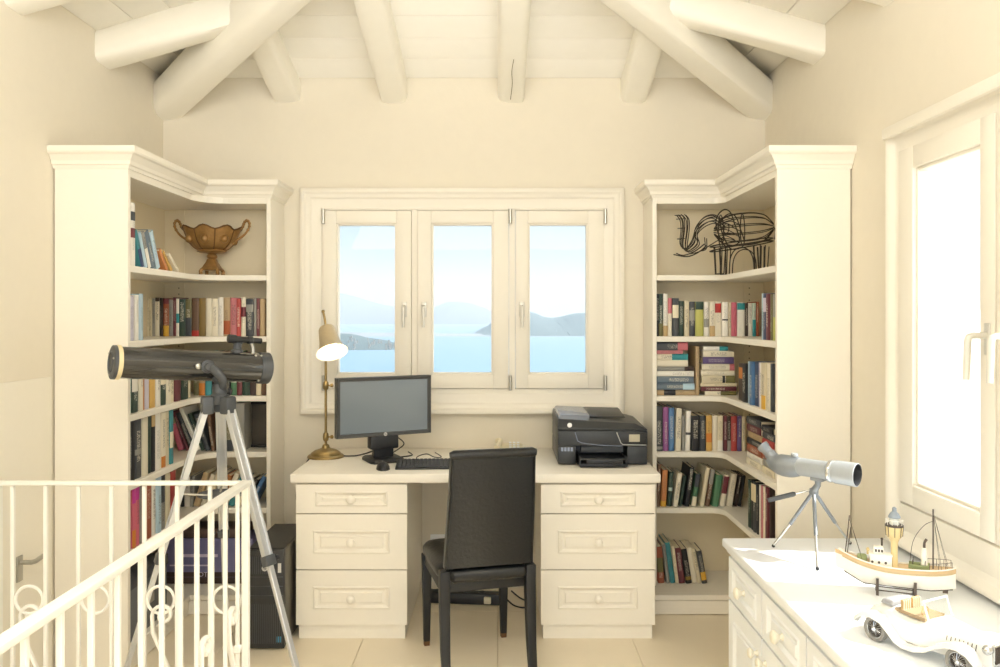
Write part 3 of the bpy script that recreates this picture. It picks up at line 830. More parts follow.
stack('right', SHELF_Z[3], 0, [(762, 773.8, 0.03, 'cream', None), (762, 773.8, 0.036, 'grey', None), (762.3, 773.8, 0.04, 'rust', None), (762, 773.4, 0.045, 'red', None), (762.2, 773.8, 0.03, 'charcoal', None), (762, 773, 0.028, 'black', None)], 'flat books by the end panel on the fourth shelf', 'nearer stack on fourth elephant shelf', where='s')
RR5 = []
for (a, b_, c_, zt, ln, bands) in [(83, 106, 'brown', 68, 2, None), (113, 152, 'orange', 108, 3, [(0.0, 0.15, 'yellow')]), (162, 192, 'darkgreen', 125, 4, [(0.45, 0.55, 'mint')]), (200, 235, 'ivory', 130, 8, None), (247, 268, 'darkgreen', 150, 9, None), (283, 318, 'black', 90, 8, None), (333, 368, 'green', 140, 9, [(0.0, 0.3, 'ivory'), (0.6, 1, 'charcoal')]), (393, 424, 'cream', 93, 9, None), (434, 466, 'brown', 105, 9, [(0.6, 1, 'grey')]), (478, 524, 'green', 145, 9, None), (537, 575, 'ivory', 145, 9, [(0.4, 0.95, 'maroon')]), (586, 628, 'ivory', 138, 9, None), (640, 660, 'darkbrown', 145, 9, None), (668, 690, 'black', 150, 9, None)]:
    RR5.append(('b', q(a), q(b_), 455 + zt * 0.14, c_, ln, bands))
for (a, b_, c_, zt, bands) in [(733, 752, 'darkgreen', 180, None), (754, 772, 'black', 185, [(0.6, 0.95, 'cream')]), (774, 792, 'charcoal', 190, [(0.6, 0.95, 'cream')]), (795, 808, 'black', 210, None), (810, 826, 'white', 215, None), (830, 843, 'rose', 220, None), (845, 858, 'ivory', 225, None), (861, 876, 'maroon', 230, None), (878, 888, 'darkbrown', 232, None)]:
    RR5.append(('s', q(a), q(b_), 455 + zt * 0.14, c_, 0, bands))
shelf_row('right', SHELF_Z[4], RR5, 'books on the fifth shelf of the elephant bookcase', SR[4])
q = lambda z: 645 + z * 0.1724
RR6 = []
for (a, b_, c_, zt, ln, bands) in [(66, 102, 'rust', 130, -4, [(0.3, 0.7, 'olive')]), (108, 128, 'grey', 115, -7, None), (130, 158, 'teal', 105, -8, None), (163, 183, 'cream', 125, -7, None), (186, 220, 'maroon', 135, -7, None), (224, 258, 'black', 140, -9, [(0.1, 0.2, 'gold')]), (263, 292, 'ivory', 135, -10, None), (294, 316, 'cream', 140, -11, None), (322, 352, 'charcoal', 150, -10, [(0.1, 0.35, 'yellow')])]:
    RR6.append(('b', q(a), q(b_), 525 + zt * 0.1724, c_, ln, bands))
shelf_row('right', SHELF_Z[5], RR6, 'books on the bottom shelf of the elephant bookcase', SR[5])

# ------------------------------------------------------------ desk: two drawer pedestals and a worktop
M_DESK = mat('desk_top', '#f4eee2', 0.38, bump=0.02, scale=8, vary=0.02, stretch=(1, 8, 1))
wt = MB().box(-0.932, 0.714, 3.545, YB - 0.002, 0.698, 0.740).build('worktop', M_DESK, None, bevel=0.008)
tag(wt, 'long cream desk top carrying monitor, lamp and printer under the window', 'desk')
def drawer_front(parent, name, x0, x1, z0, z1, y, ins_x, ins_z, knob_mat, knob=True, knob_x=None):
    """Panelled drawer or door front facing local -y with a moulded centre panel and a turned knob."""
    M = MB()
    rings = [(0, 0, 0.018), (0, 0, 0.0), (ins_x, ins_z, 0.0), (ins_x + 0.006, ins_z + 0.006, -0.004), (ins_x + 0.012, ins_z + 0.012, 0.0), (ins_x + 0.022, ins_z + 0.018, 0.005), (ins_x + 0.030, ins_z + 0.026, 0.005), (ins_x + 0.036, ins_z + 0.030, 0.001)]
    loops = [[(x0 + a, y + c, z0 + b_), (x1 - a, y + c, z0 + b_), (x1 - a, y + c, z1 - b_), (x0 + a, y + c, z1 - b_)] for a, b_, c in rings]
    M.loft(loops)
    o = M.build(name, parent.get('_m') and MATS[parent['_m']] or M_LACQ, parent)
    if knob:
        kx = (x0 + x1) / 2 if knob_x is None else knob_x
        T = Matrix.Translation((kx, y + 0.005, (z0 + z1) / 2)) @ Matrix.Rotation(PI / 2, 4, 'X') @ Matrix.Scale(1.2, 4)
        kb = MB().lathe([(0.010, 0), (0.009, 0.004), (0.006, 0.008), (0.006, 0.012), (0.012, 0.017), (0.016, 0.022), (0.0165, 0.026), (0.013, 0.031), (0.006, 0.033)], 16, T)
        kb.build('knob', knob_mat, o, smooth=True)
    return o
def pedestal(x0, x1, label):
    root = thing('drawer_pedestal', label, 'drawer unit', ((x0 + x1) / 2, 3.9, 0), group='drawer pedestals of the desk')
    w = (x1 - x0) / 2
    yf = 3.562 - 3.9
    MB().box(-w, w, yf + 0.021, YB - 3.9 - 0.02, 0.062, 0.696).build('body', M_LACQ, root, bevel=0.001, seg=1)
    MB().box(-w + 0.01, w - 0.01, yf + 0.012, YB - 3.9 - 0.03, 0.0, 0.062).build('plinth', M_LACQ, root)
    for z0, z1, ix, iz in ((0.562, 0.690, 0.085, 0.030), (0.312, 0.557, 0.075, 0.070), (0.064, 0.307, 0.075, 0.070)):
        drawer_front(root, 'drawer', -w, w, z0, z1, yf, ix, iz, M_LACQ)
    return root
pedestal(-0.908, -0.414, 'cream three-drawer pedestal under the monitor end of the desk')
pedestal(0.1825, 0.69, 'cream three-drawer pedestal under the printer end of the desk')

# ------------------------------------------------------------ black leather chair
M_LEATHER = mat('black_leather', '#141619', 0.36, bump=0.22, scale=70, vary=0.08)
M_EBONY = mat('black_wood', '#131417', 0.5, bump=0.08, scale=30, vary=0.1, stretch=(4, 4, 1))
M_BRASSFOOT = mat('worn_wood_foot', '#6b4a2a', 0.6, vary=0.1)
chair = thing('dining_chair', 'high-backed black leather chair pulled up to the desk', 'chair', (-0.10, 3.35, 0), math.radians(15))
cw = 0.174     # half spacing of the legs
def taper_leg(x, prof, name='leg'):
    """prof: [(z, y centre, half x, half y)] from floor to top."""
    loops = []
    for z, y, hx, hy in prof:
        loops.append([(x - hx, y - hy, z), (x + hx, y - hy, z), (x + hx, y + hy, z), (x - hx, y + hy, z)])
    return MB().loft(loops).build(name, M_EBONY, chair, bevel=0.004)
for sx in (-1, 1):
    g = taper_leg(sx * cw, [(0.018, 0.205, 0.0135, 0.0135), (0.40, 0.205, 0.021, 0.021)])
    MB().loft([[(sx * cw + a * r, 0.205 + b_ * r, z) for a, b_ in ((-1, -1), (1, -1), (1, 1), (-1, 1))] for z, r in ((0, 0.0115), (0.02, 0.0125))]).build('foot_cap', M_BRASSFOOT, g)
    taper_leg(sx * cw, [(0.0, -0.245, 0.015, 0.015), (0.15, -0.215, 0.018, 0.018), (0.36, -0.198, 0.020, 0.022), (0.45, -0.200, 0.020, 0.022)])
MB().box(-0.185, 0.185, -0.185, 0.222, 0.355, 0.405).build('seat_frame', M_EBONY, chair, bevel=0.004)
# padded seat
loops = []
for z, g in ((0.405, 0.0), (0.418, 0.010), (0.440, 0.012), (0.456, 0.0), (0.466, -0.035), (0.470, -0.09)):
    x0, y0, y1 = 0.19 + g, -0.19 - g * 0.3, 0.228 + g
    lp = []
    for a in range(24):
        t = 2 * PI * a / 24
        cx_, sy_ = math.cos(t), math.sin(t)
        e = 0.35
        lp.append((x0 * math.copysign(abs(cx_) ** e, cx_), (y0 + y1) / 2 + (y1 - y0) / 2 * math.copysign(abs(sy_) ** e, sy_), z))
    loops.append(lp)
MB().loft(loops).build('seat', M_LEATHER, chair, smooth=True)
def back_surface(front):
    rows = []
    N = 14
    for i in range(N + 1):
        f = i / N
        z = 0.462 + f * (0.902 - 0.462)
        yb = -0.205 - 0.075 * f ** 1.3 - 0.012 * math.sin(PI * f)
        hw = 0.178 - 0.012 * f
        rows.append((z, yb, hw))
    return rows
loops = []
for z, yb, hw in back_surface(0):
    tk = 0.022
    lp = [(-hw, yb - tk * 0.7, z), (-hw * 0.93, yb - tk, z), (0, yb - tk - 0.002, z), (hw * 0.93, yb - tk, z), (hw, yb - tk * 0.7, z), (hw, yb + tk * 0.7, z), (hw * 0.9, yb + tk * 1.2, z), (0, yb + tk * 1.4, z), (-hw * 0.9, yb + tk * 1.2, z), (-hw, yb + tk * 0.7, z)]
    loops.append(lp)
MB().loft(loops).build('backrest', M_LEATHER, chair, smooth=True)
# side welts and the rolled top
for sx in (-1, 1):
    MB().tube([(sx * (hw - 0.004), yb - 0.022, z) for z, yb, hw in back_surface(0)], 0.004, 6).build('welt', M_LEATHER, chair, smooth=True)
z, yb, hw = back_surface(0)[-1]
MB().tube([(-hw - 0.004, yb - 0.012, z + 0.008), (-hw + 0.01, yb - 0.012, z + 0.010), (hw - 0.01, yb - 0.012, z + 0.010), (hw + 0.004, yb - 0.012, z + 0.008)], [0.014, 0.019, 0.019, 0.014], 14).build('top_roll', M_LEATHER, chair, smooth=True)
MB().tube([(-0.150, -0.198, 0.425), (-0.14, -0.206, 0.427), (0.14, -0.206, 0.427), (0.150, -0.198, 0.425)], [0.020, 0.028, 0.028, 0.020], 14).build('seat_roll', M_LEATHER, chair, smooth=True)

# ------------------------------------------------------------ monitor, keyboard, mouse, lamp, printer, phone
DZ = 0.7402
M_SCREEN = mat('screen_reflection_grey', '#7b858f', 0.22, 0.0, vary=0.02, scale=3, spec=0.7)  # pale base stands in for the bright room reflected in the dark screen
M_BEZEL = mat('monitor_bezel', '#444443', 0.35, vary=0.04, scale=120)
M_SILVERINK = mat('silver_ink', '#d8d8d6', 0.35, 0.3, vary=0.02)
mon = thing('computer_monitor', 'dark flat computer monitor angled on the desk before the window', 'monitor', (PX(384, 3.86), 3.86, DZ), math.radians(27))
MW, z0, z1 = 0.237, 0.124, 0.408
pn = MB(); sweep_frame(pn, -MW, MW, z0, z1, [(0, 0.02), (0, -0.018), (0.003, -0.022), (0.016, -0.020), (0.018, -0.012), (0.018, 0.02)])
bz = pn.build('bezel', M_BEZEL, mon)
MB().box(-MW + 0.017, MW - 0.017, -0.0135, -0.0105, z0 + 0.017, z1 - 0.017).build('screen', M_SCREEN, mon)
MB().loft([[(-MW, -0.005, z0), (MW, -0.005, z0), (MW, -0.005, z1), (-MW, -0.005, z1)], [(-MW, 0.018, z0), (MW, 0.018, z0), (MW, 0.018, z1), (-MW, 0.018, z1)], [(-MW * 0.7, 0.045, z0 + 0.05), (MW * 0.7, 0.045, z0 + 0.05), (MW * 0.7, 0.045, z1 - 0.05), (-MW * 0.7, 0.045, z1 - 0.05)]]).build('rear_shell', M_BEZEL, mon, bevel=0.003)
MB().lathe([(0.0085, 0), (0.0085, 0.0015)], 20, Matrix.Translation((0, -0.0215, z0 + 0.009)) @ Matrix.Rotation(PI / 2, 4, 'X')).build('logo', M_SILVERINK, mon)
text('logo_letters', 'hp', 0.011, M_BEZEL, mon, (0, -0.0236, z0 + 0.0095), (PI / 2, 0, 0))
MB().box(-0.05, 0.05, 0.0, 0.035, 0.01, 0.22).box(-0.07, 0.07, -0.015, 0.045, 0.06, 0.125).build('neck', M_BLACKP, mon, bevel=0.006)
bs = MB().loft([[(x * s_, y * s_ + 0.01, zz) for x, y in ((-0.085, -0.06), (-0.07, -0.085), (0.07, -0.085), (0.085, -0.06), (0.085, 0.07), (0.07, 0.09), (-0.07, 0.09), (-0.085, 0.07))] for zz, s_ in ((0, 1), (0.012, 1), (0.02, 0.93))])
bs.build('base', M_BLACKP, mon, bevel=0.003)

kbd = thing('keyboard', 'black computer keyboard beside the mouse on the desk', 'keyboard', (-0.272, 3.722, DZ), math.radians(3))
MB().loft([[(-0.21, -0.075, 0), (0.21, -0.075, 0), (0.21, 0.075, 0), (-0.21, 0.075, 0)], [(-0.21, -0.075, 0.009), (0.21, -0.075, 0.009), (0.21, 0.075, 0.024), (-0.21, 0.075, 0.024)]]).build('case', M_BLACKP, kbd, bevel=0.004)
M_KEY = mat('key_plastic', '#3d3f43', 0.5, vary=0.05, scale=90)
km = MB().loft([[(-0.0078, -0.0085, 0), (0.0078, -0.0085, 0), (0.0078, 0.0085, 0), (-0.0078, 0.0085, 0)], [(-0.006, -0.0065, 0.006), (0.006, -0.0065, 0.006), (0.006, 0.0065, 0.006), (-0.006, 0.0065, 0.006)]]).mesh('key')
km.materials.append(M_KEY)
for r_ in range(6):
    for c_ in range(21):
        if c_ in (15, 18) and False: continue
        x_ = -0.19 + c_ * 0.019; y_ = -0.058 + r_ * 0.0215
        if c_ == 14 or c_ == 17: continue
        if r_ == 0 and 4 <= c_ <= 8: continue
        o = bpy.data.objects.new('key', km); col.objects.link(o); o.parent = kbd; o.location = (x_, y_, 0.0165 + (y_) * 0.1); o.rotation_euler = (0.1, 0, 0)
sbm = MB().box(-0.12, -0.024, -0.066, -0.050, 0.011, 0.017).build('space_bar', M_KEY, kbd, bevel=0.002)

mouse = thing('computer_mouse', 'small black computer mouse left of the keyboard', 'mouse', (PX(383, 3.66), 3.66, DZ), math.radians(12))
mbm = MB(); lo = []
for k in range(9):
    f = k / 8; y = -0.052 + 0.104 * f
    w = 0.031 * math.sqrt(max(0.02, 1 - (2 * f - 1) ** 2 * 0.92)); h = 0.034 * math.sqrt(max(0.02, 1 - (2 * f - 0.9) ** 2 * 0.8))
    lo.append([(w * math.cos(a), y, 0 if k_ in (0, 10) else max(0, h * math.sin(a))) for k_, a in enumerate([PI * j / 10 for j in range(11)])])
mbm.loft(lo).build('shell', M_BLACKP, mouse, smooth=True)
MB().lathe([(0.007, -0.003), (0.007, 0.003)], 12, Matrix.Translation((0, 0.028, 0.028)) @ Matrix.Rotation(PI / 2, 4, 'Y')).build('wheel', M_GREYP, mouse)

M_BRASS = mat('aged_brass', '#a08a5c', 0.38, 0.85, bump=0.05, scale=60, vary=0.12)
M_SHADE = mat('lamp_shade_metal', '#cdbb98', 0.45, 0.3, vary=0.06, scale=50)
M_SHADE_IN = mat('lamp_shade_inside', '#f6efe0', 0.6, vary=0.02)
LX, LY = PX(325.8, 3.97), 3.97
lamp = thing('desk_lamp', 'aged brass desk lamp with lit bell shade, left of monitor', 'lamp', (LX, LY, DZ))
MB().lathe([(0.090, 0), (0.090, 0.006), (0.084, 0.012), (0.075, 0.014), (0.072, 0.022), (0.055, 0.034), (0.030, 0.042), (0.020, 0.046), (0.016, 0.060), (0.010, 0.064)], 32).build('base', M_BRASS, lamp, smooth=True)
MB().tube([(0, 0, 0.05), (0, 0, 0.62)], 0.0065, 12).build('pole', M_BRASS, lamp, smooth=True)
for zk in (0.10, 0.355):
    kn = MB().lathe([(0.007, -0.022), (0.013, -0.016), (0.015, 0.0), (0.013, 0.016), (0.007, 0.022)], 16, Matrix.Translation((0, 0, zk)))
    kn.lathe([(0.004, 0), (0.004, 0.022), (0.009, 0.024), (0.010, 0.034), (0.004, 0.038)], 12, Matrix.Translation((0, 0, zk)) @ Matrix.Rotation(PI / 2, 4, 'Y'))
    kn.build('joint', M_BRASS, lamp, smooth=True)
MB().tube(spline([(-0.012, 0, 0.715), (-0.006, 0, 0.690), (0.0, -0.004, 0.650), (0.004, -0.02, 0.610)], 5), 0.006, 10).ball((-0.013, 0, 0.722), 0.009).build('arm_top', M_BRASS, lamp, smooth=True)
ST = Matrix.Translation((0.012, -0.03, 0.632)) @ Matrix.Rotation(math.radians(-20), 4, 'Y') @ Matrix.Rotation(math.radians(-30), 4, 'X')
# bell shade: local -z is the opening
prof_o = [(0.012, 0.012), (0.036, 0.010), (0.041, 0.0), (0.046, -0.04), (0.051, -0.078), (0.058, -0.105), (0.069, -0.126), (0.078, -0.134)]
prof_i = [(0.075, -0.133), (0.066, -0.124), (0.055, -0.103), (0.048, -0.076), (0.043, -0.04), (0.038, -0.004), (0.010, -0.002)]
sh = MB().lathe(prof_o, 28, ST, cap=False).build('shade', M_SHADE, lamp, smooth=True)
MB().lathe([prof_o[-1]] + prof_i, 28, ST, cap=False).build('shade_lining', M_SHADE_IN, sh, smooth=True)
MB().lathe([(0.014, 0.012), (0.014, -0.03), (0.010, -0.034)], 14, ST).build('socket', M_BRASS, lamp, smooth=True)
M_BULB = mat('lit_bulb', '#fff1d8', 0.4, emit=(1.0, 0.86, 0.62), emit_s=4.0)
bm_ = MB().lathe([(0.010, -0.03), (0.012, -0.055), (0.022, -0.072), (0.028, -0.092), (0.026, -0.108), (0.016, -0.119), (0.003, -0.122)], 18, ST)
bm_.build('bulb', M_BULB, lamp, smooth=True)
pd = bpy.data.lights.new('lamp_light', 'POINT'); pd.energy = 0.5; pd.color = (1.0, 0.84, 0.60); pd.shadow_soft_size = 0.02
po = bpy.data.objects.new('lamp_light', pd); col.objects.link(po); po.parent = lamp
po.location = ST @ Vector((0, 0, -0.145))

M_PRN = mat('printer_shell', '#34373b', 0.4, bump=0.02, scale=150, vary=0.04)
M_PRN_D = mat('printer_dark', '#1d1f22', 0.35, vary=0.05, scale=120)
M_PRN_L = mat('printer_sheen', '#8b93a4', 0.25, 0.3, vary=0.04, scale=20)
prn = thing('printer', 'black all-in-one inkjet printer on the right end of desk', 'printer', (PX(597.5, 3.95), 3.95, DZ), math.radians(0))
W = 0.21; yf = -0.20; yb = 0.20
body = MB().prism([(yf + 0.012, 0.006), (yf, 0.05), (yf, 0.150), (yf + 0.015, 0.165), (yb, 0.165), (yb, 0.006)], -W, W, 'x')
# open bay cut: build the body as two cheeks, a roof and a core
body = MB()
body.box(-W, -0.125, yf, yb, 0.004, 0.090).box(0.115, W, yf, yb, 0.004, 0.090).box(-0.125, 0.115, yf + 0.10, yb, 0.004, 0.090).box(-W, W, yf - 0.004, yb, 0.090, 0.162)
body.build('body', M_PRN, prn, bevel=0.006)
sc = MB().loft([[(-W, yf, 0.162), (W, yf, 0.162), (W, yb, 0.162), (-W, yb, 0.162)], [(-W, yf - 0.004, 0.176), (W, yf - 0.004, 0.168), (W, yb, 0.180), (-W, yb, 0.192)], [(-W + 0.002, yf + 0.02, 0.215), (0.16, yf + 0.05, 0.190), (0.17, yb, 0.192), (-W + 0.002, yb, 0.222)]])
sc.build('scanner_lid', M_PRN, prn, bevel=0.006)
ad = MB().loft([[(-W + 0.006, yf + 0.02, 0.205), (-0.06, yf + 0.03, 0.200), (-0.06, yb - 0.02, 0.21), (-W + 0.006, yb - 0.02, 0.215)], [(-W + 0.01, yf + 0.045, 0.235), (-0.05, yf + 0.06, 0.228), (-0.05, yb - 0.03, 0.234), (-W + 0.01, yb - 0.03, 0.24)]])
ad.build('document_feeder', M_PRN_L, prn, bevel=0.010, seg=3)
MB().loft([[(-0.055, -0.06, 0.205), (0.13, -0.06, 0.205), (0.13, 0.15, 0.225), (-0.055, 0.15, 0.225)], [(-0.055, -0.06, 0.214), (0.12, -0.06, 0.210), (0.12, 0.15, 0.232), (-0.055, 0.15, 0.236)]]).build('feeder_tray', M_PRN_D, prn, bevel=0.003)
cp = MB().prism([(0.065, 0.155), (0.085, 0.108), (0.095, 0.100), (0.203, 0.098), (0.206, 0.155)], yf - 0.010, yf - 0.003, 'y')
cpo = cp.build('control_panel', M_PRN_D, prn, bevel=0.002)
MB().box(0.122, 0.172, yf - 0.0115, yf - 0.0095, 0.112, 0.146).build('display', mat('printer_lcd', '#b9b39c', 0.3, vary=0.03), cpo)
MB().tube([(0.064, yf - 0.011, 0.156), (0.084, yf - 0.011, 0.106), (0.094, yf - 0.011, 0.099), (0.203, yf - 0.011, 0.097)], 0.0025, 6).build('chrome_trim', M_STEEL, cpo, smooth=True)
MB().tube([(-0.13, yf - 0.005, 0.156), (-0.118, yf - 0.006, 0.115), (-0.100, yf - 0.006, 0.106), (-0.02, yf - 0.005, 0.095), (0.09, yf - 0.005, 0.091)], 0.0022, 6).build('trim_line', M_PRN_L, prn, smooth=True)
MB().box(-0.120, 0.110, yf - 0.01, yf + 0.10, 0.006, 0.016).box(-0.115, -0.108, yf - 0.06, yf + 0.1, 0.016, 0.05).box(0.098, 0.105, yf - 0.06, yf + 0.1, 0.016, 0.05).build('paper_bay', M_PRN_D, prn)
MB().box(-0.115, 0.105, yf - 0.075, yf + 0.06, 0.004, 0.020).box(-0.085, 0.085, yf - 0.078, yf - 0.070, 0.018, 0.042).box(-0.115, 0.105, yf - 0.065, yf + 0.06, 0.034, 0.044).build('paper_tray', M_PRN_D, prn, bevel=0.004)
MB().box(-0.10, 0.10, yf + 0.03, yf + 0.06, 0.055, 0.085).build('output_roller', M_GREYP, prn, bevel=0.003)
MB().lathe([(0.011, 0), (0.011, 0.002)], 20, Matrix.Translation((-0.155, yf - 0.002, 0.188)) @ Matrix.Rotation(math.radians(75), 4, 'X')).build('logo', M_SILVERINK, prn)
for kx in (-0.195, -0.180, -0.165, -0.150):
    MB().box(kx, kx + 0.010, yf - 0.002, yf, 0.066, 0.084).build('status_mark', M_PRN_L, prn)

ph = thing('telephone', 'small cream telephone behind the black chair back', 'telephone', (PX(509, 4.08), 4.08, DZ))
M_PHONE = mat('cream_plastic', '#e6dcc0', 0.4, vary=0.02)
MB().loft([[(-0.075, -0.07, 0), (0.075, -0.07, 0), (0.075, 0.07, 0), (-0.075, 0.07, 0)], [(-0.072, -0.068, 0.018), (0.072, -0.068, 0.018), (0.072, 0.068, 0.042), (-0.072, 0.068, 0.042)]]).build('base', M_PHONE, ph, bevel=0.008)
MB().tube(spline([(-0.06, -0.05, 0.035), (-0.05, -0.03, 0.05), (-0.045, 0.0, 0.055), (-0.045, 0.03, 0.058), (-0.055, 0.055, 0.052)], 4), [0.018, 0.017, 0.015, 0.014, 0.013, 0.012, 0.012, 0.012, 0.012, 0.012, 0.012, 0.013, 0.014, 0.015, 0.016, 0.017, 0.018], 10).build('handset', M_PHONE, ph, smooth=True)
for i_ in range(3):
    for j_ in range(4):
        MB().box(0.0 + i_ * 0.02, 0.013 + i_ * 0.02, -0.05 + j_ * 0.024, -0.036 + j_ * 0.024, 0.024 + j_ * 0.008, 0.029 + j_ * 0.008).build('button', M_WHITE, ph)

# cables
def cable(name, pts, r, label, m=M_BLACKP, grp=None):
    o = MB().tube(spline(pts, 6), r, 7).build(name, m, None, smooth=True)
    return tag(o, label, 'cable', grp)
cable('lamp_cable', [(LX + 0.08, LY, DZ + 0.006), (LX + 0.15, LY + 0.02, DZ + 0.004), (LX + 0.22, LY + 0.05, DZ + 0.02), (LX + 0.27, LY + 0.10, DZ + 0.05), (LX + 0.30, LY + 0.16, DZ + 0.085), (LX + 0.29, LY + 0.22, DZ + 0.06)], 0.0035, 'dark cable leading from the brass lamp behind the monitor')
cable('monitor_cable', [(-0.51, 3.97, DZ + 0.10), (-0.48, 4.0, DZ + 0.06), (-0.53, 4.0, DZ + 0.02), (-0.56, 3.98, DZ + 0.004), (-0.50, 3.95, DZ + 0.004), (-0.44, 4.0, DZ + 0.004), (-0.47, 4.10, DZ + 0.004)], 0.003, 'looped cable hanging behind the right side of the monitor')
cable('keyboard_cable', [(-0.40, 3.805, DZ + 0.010), (-0.40, 3.88, DZ + 0.018), (-0.36, 3.93, DZ + 0.022), (-0.32, 3.90, DZ + 0.012), (-0.29, 3.95, DZ + 0.004), (-0.33, 4.08, DZ + 0.004)], 0.0025, 'thin cable curling behind the keyboard on the desk')
cable('computer_cable', [(-0.952, 4.05, 0.735), (-0.965, 3.95, 0.70), (-0.985, 3.90, 0.62), (-0.985, 3.88, 0.54), (-0.96, 3.90, 0.48), (-0.97, 3.95, 0.42)], 0.0035, 'black cable hanging beside the desk above the computer tower')
# floor clutter under the desk
ps = thing('power_strip', 'black power strip lying on the floor under the desk', 'power strip', (-0.175, 4.02, 0), math.radians(-6))
MB().box(-0.20, 0.20, -0.03, 0.03, 0.0, 0.055).build('body', M_BLACKP, ps, bevel=0.008)
for i_ in range(4):
    MB().lathe([(0.018, 0), (0.020, 0.003), (0.016, 0.003), (0.014, 0.001)], 16, Matrix.Translation((-0.14 + i_ * 0.075, 0, 0.054))).build('socket', M_GREYP, ps)
MB().box(0.10, 0.135, -0.046, -0.030, 0.012, 0.045).build('plug', M_PHONE, ps, bevel=0.004)
cable('floor_cable', [(0.03, 4.02, 0.02), (0.07, 3.97, 0.004), (0.12, 3.94, 0.004), (0.15, 4.0, 0.004), (0.10, 4.08, 0.004), (0.06, 4.16, 0.01)], 0.004, 'black cable coiling on the floor behind the right pedestal', grp=None)
ws = thing('wall_socket', 'white wall socket low on the wall under the desk', 'socket', (PX(438, YB), YB, 0.245))
MB().box(-0.04, 0.04, -0.012, -0.0005, -0.04, 0.04).build('plate', M_WHITE, ws, bevel=0.004)
MB().lathe([(0.022, 0), (0.024, 0.003), (0.019, 0.003), (0.018, 0.0)], 18, Matrix.Translation((0, -0.012, 0)) @ Matrix.Rotation(PI / 2, 4, 'X')).build('outlet', M_WHITE, ws)

# ------------------------------------------------------------ computer tower
M_PC = mat('tower_front', '#2c2d2f', 0.45, vary=0.05, scale=120)
M_PCS = mat('tower_steel', '#6e6a62', 0.45, 0.5, vary=0.05, scale=30)
pc = thing('computer_tower', 'black computer tower on the floor beside the desk', 'computer', (-1.012, 3.66, 0), 0)
MB().box(-0.083, 0.083, -0.19, 0.22, 0.012, 0.43).build('case', M_PCS, pc, bevel=0.003)
MB().box(-0.083, 0.083, -0.215, -0.19, 0.008, 0.432).build('front_panel', M_PC, pc, bevel=0.004)
MB().box(-0.078, 0.078, -0.19, 0.215, 0.43, 0.434).build('top_cover', M_PC, pc)
bar_v = MB().box(-0.0016, 0.0016, -0.219, -0.215, 0.03, 0.20).mesh('grille_bar'); bar_v.materials.append(M_GREYP)
for i_ in range(17):
    o = bpy.data.objects.new('grille_bar', bar_v); col.objects.link(o); o.parent = pc; o.location = (-0.072 + i_ * 0.009, 0, 0)
bar_t = MB().box(-0.0016, 0.0016, -0.219, -0.215, 0.33, 0.405).mesh('grille_bar'); bar_t.materials.append(M_GREYP)
for i_ in range(13):
    o = bpy.data.objects.new('grille_bar', bar_t); col.objects.link(o); o.parent = pc; o.location = (-0.072 + i_ * 0.009, 0, 0)
for zz in (0.235, 0.275, 0.315):
    MB().box(-0.078, 0.078, -0.2175, -0.215, zz, zz + 0.0025).build('drive_slot', M_GREYP, pc)
MB().lathe([(0.013, 0), (0.013, 0.002)], 20, Matrix.Translation((0.0, -0.218, 0.355)) @ Matrix.Rotation(PI / 2, 4, 'X')).build('logo', M_SILVERINK, pc)
text('logo_letters', 'hp', 0.016, M_PC, pc, (0, -0.2206, 0.355), (PI / 2, 0, 0))
MB().box(0.056, 0.070, -0.2175, -0.215, 0.335, 0.375).build('power_button', M_SILVERINK, pc)
MB().box(0.050, 0.070, -0.2165, -0.215, 0.035, 0.060).build('blue_sticker', mat('sticker_blue', '#4a9fc4', 0.4, vary=0.03), pc)

# ------------------------------------------------------------ things on the left bookcase
bowl_x, bowl_y = PX(212, 4.11), 4.11
bowl = thing('pedestal_bowl', 'golden antique pedestal bowl with two scrolled handles on top shelf', 'bowl', (bowl_x, bowl_y, SHELF_Z[0]))
M_GOLD = mat('antique_gold', '#a07a48', 0.36, 0.4, bump=0.5, scale=38, vary=0.45)
def lobed(r, h, lob, n=48): return [(r * (1 + lob * math.cos(8 * 2 * PI * i / n)) * math.cos(2 * PI * i / n), r * 0.82 * (1 + lob * math.cos(8 * 2 * PI * i / n)) * math.sin(2 * PI * i / n), h + lob * 0.16 * math.cos(8 * 2 * PI * i / n)) for i in range(n)]
outer = [(0.03, 0.128, 0), (0.06, 0.133, 0.015), (0.09, 0.150, 0.03), (0.118, 0.180, 0.045), (0.134, 0.212, 0.055), (0.143, 0.236, 0.06), (0.148, 0.242, 0.06)]
inner = [(0.141, 0.238, 0.06), (0.127, 0.212, 0.055), (0.110, 0.182, 0.045), (0.08, 0.156, 0.03), (0.02, 0.145, 0)]
MB().loft([lobed(r, h, l_) for r, h, l_ in outer + inner]).build('bowl', M_GOLD, bowl, smooth=True)
M_GOLDD = mat('dark_gold', '#6f4f2a', 0.45, 0.4, bump=0.4, scale=60, vary=0.3)
for k in range(8):
    a = 2 * PI * (k + 0.5) / 8
    MB().tube(spline([(r * (1 - l_) * math.cos(a), r * 0.82 * (1 - l_) * math.sin(a), h - l_ * 0.16) for r, h, l_ in outer[1:]], 3), 0.0034, 6).build('rib', M_GOLDD, bowl, smooth=True)
    a = 2 * PI * k / 8
    if k in (0, 4): continue
    MB().ball(((0.121 * 1.04) * math.cos(a), 0.121 * 0.82 * 1.04 * math.sin(a), 0.186), (0.020, 0.020, 0.022), 12).build('boss', M_GOLD, bowl, smooth=True)
MB().tube([(p[0], p[1], p[2] + 0.001) for p in lobed(0.148, 0.242, 0.06)], 0.0042, 6, closed=True).build('rim', M_GOLDD, bowl, smooth=True)
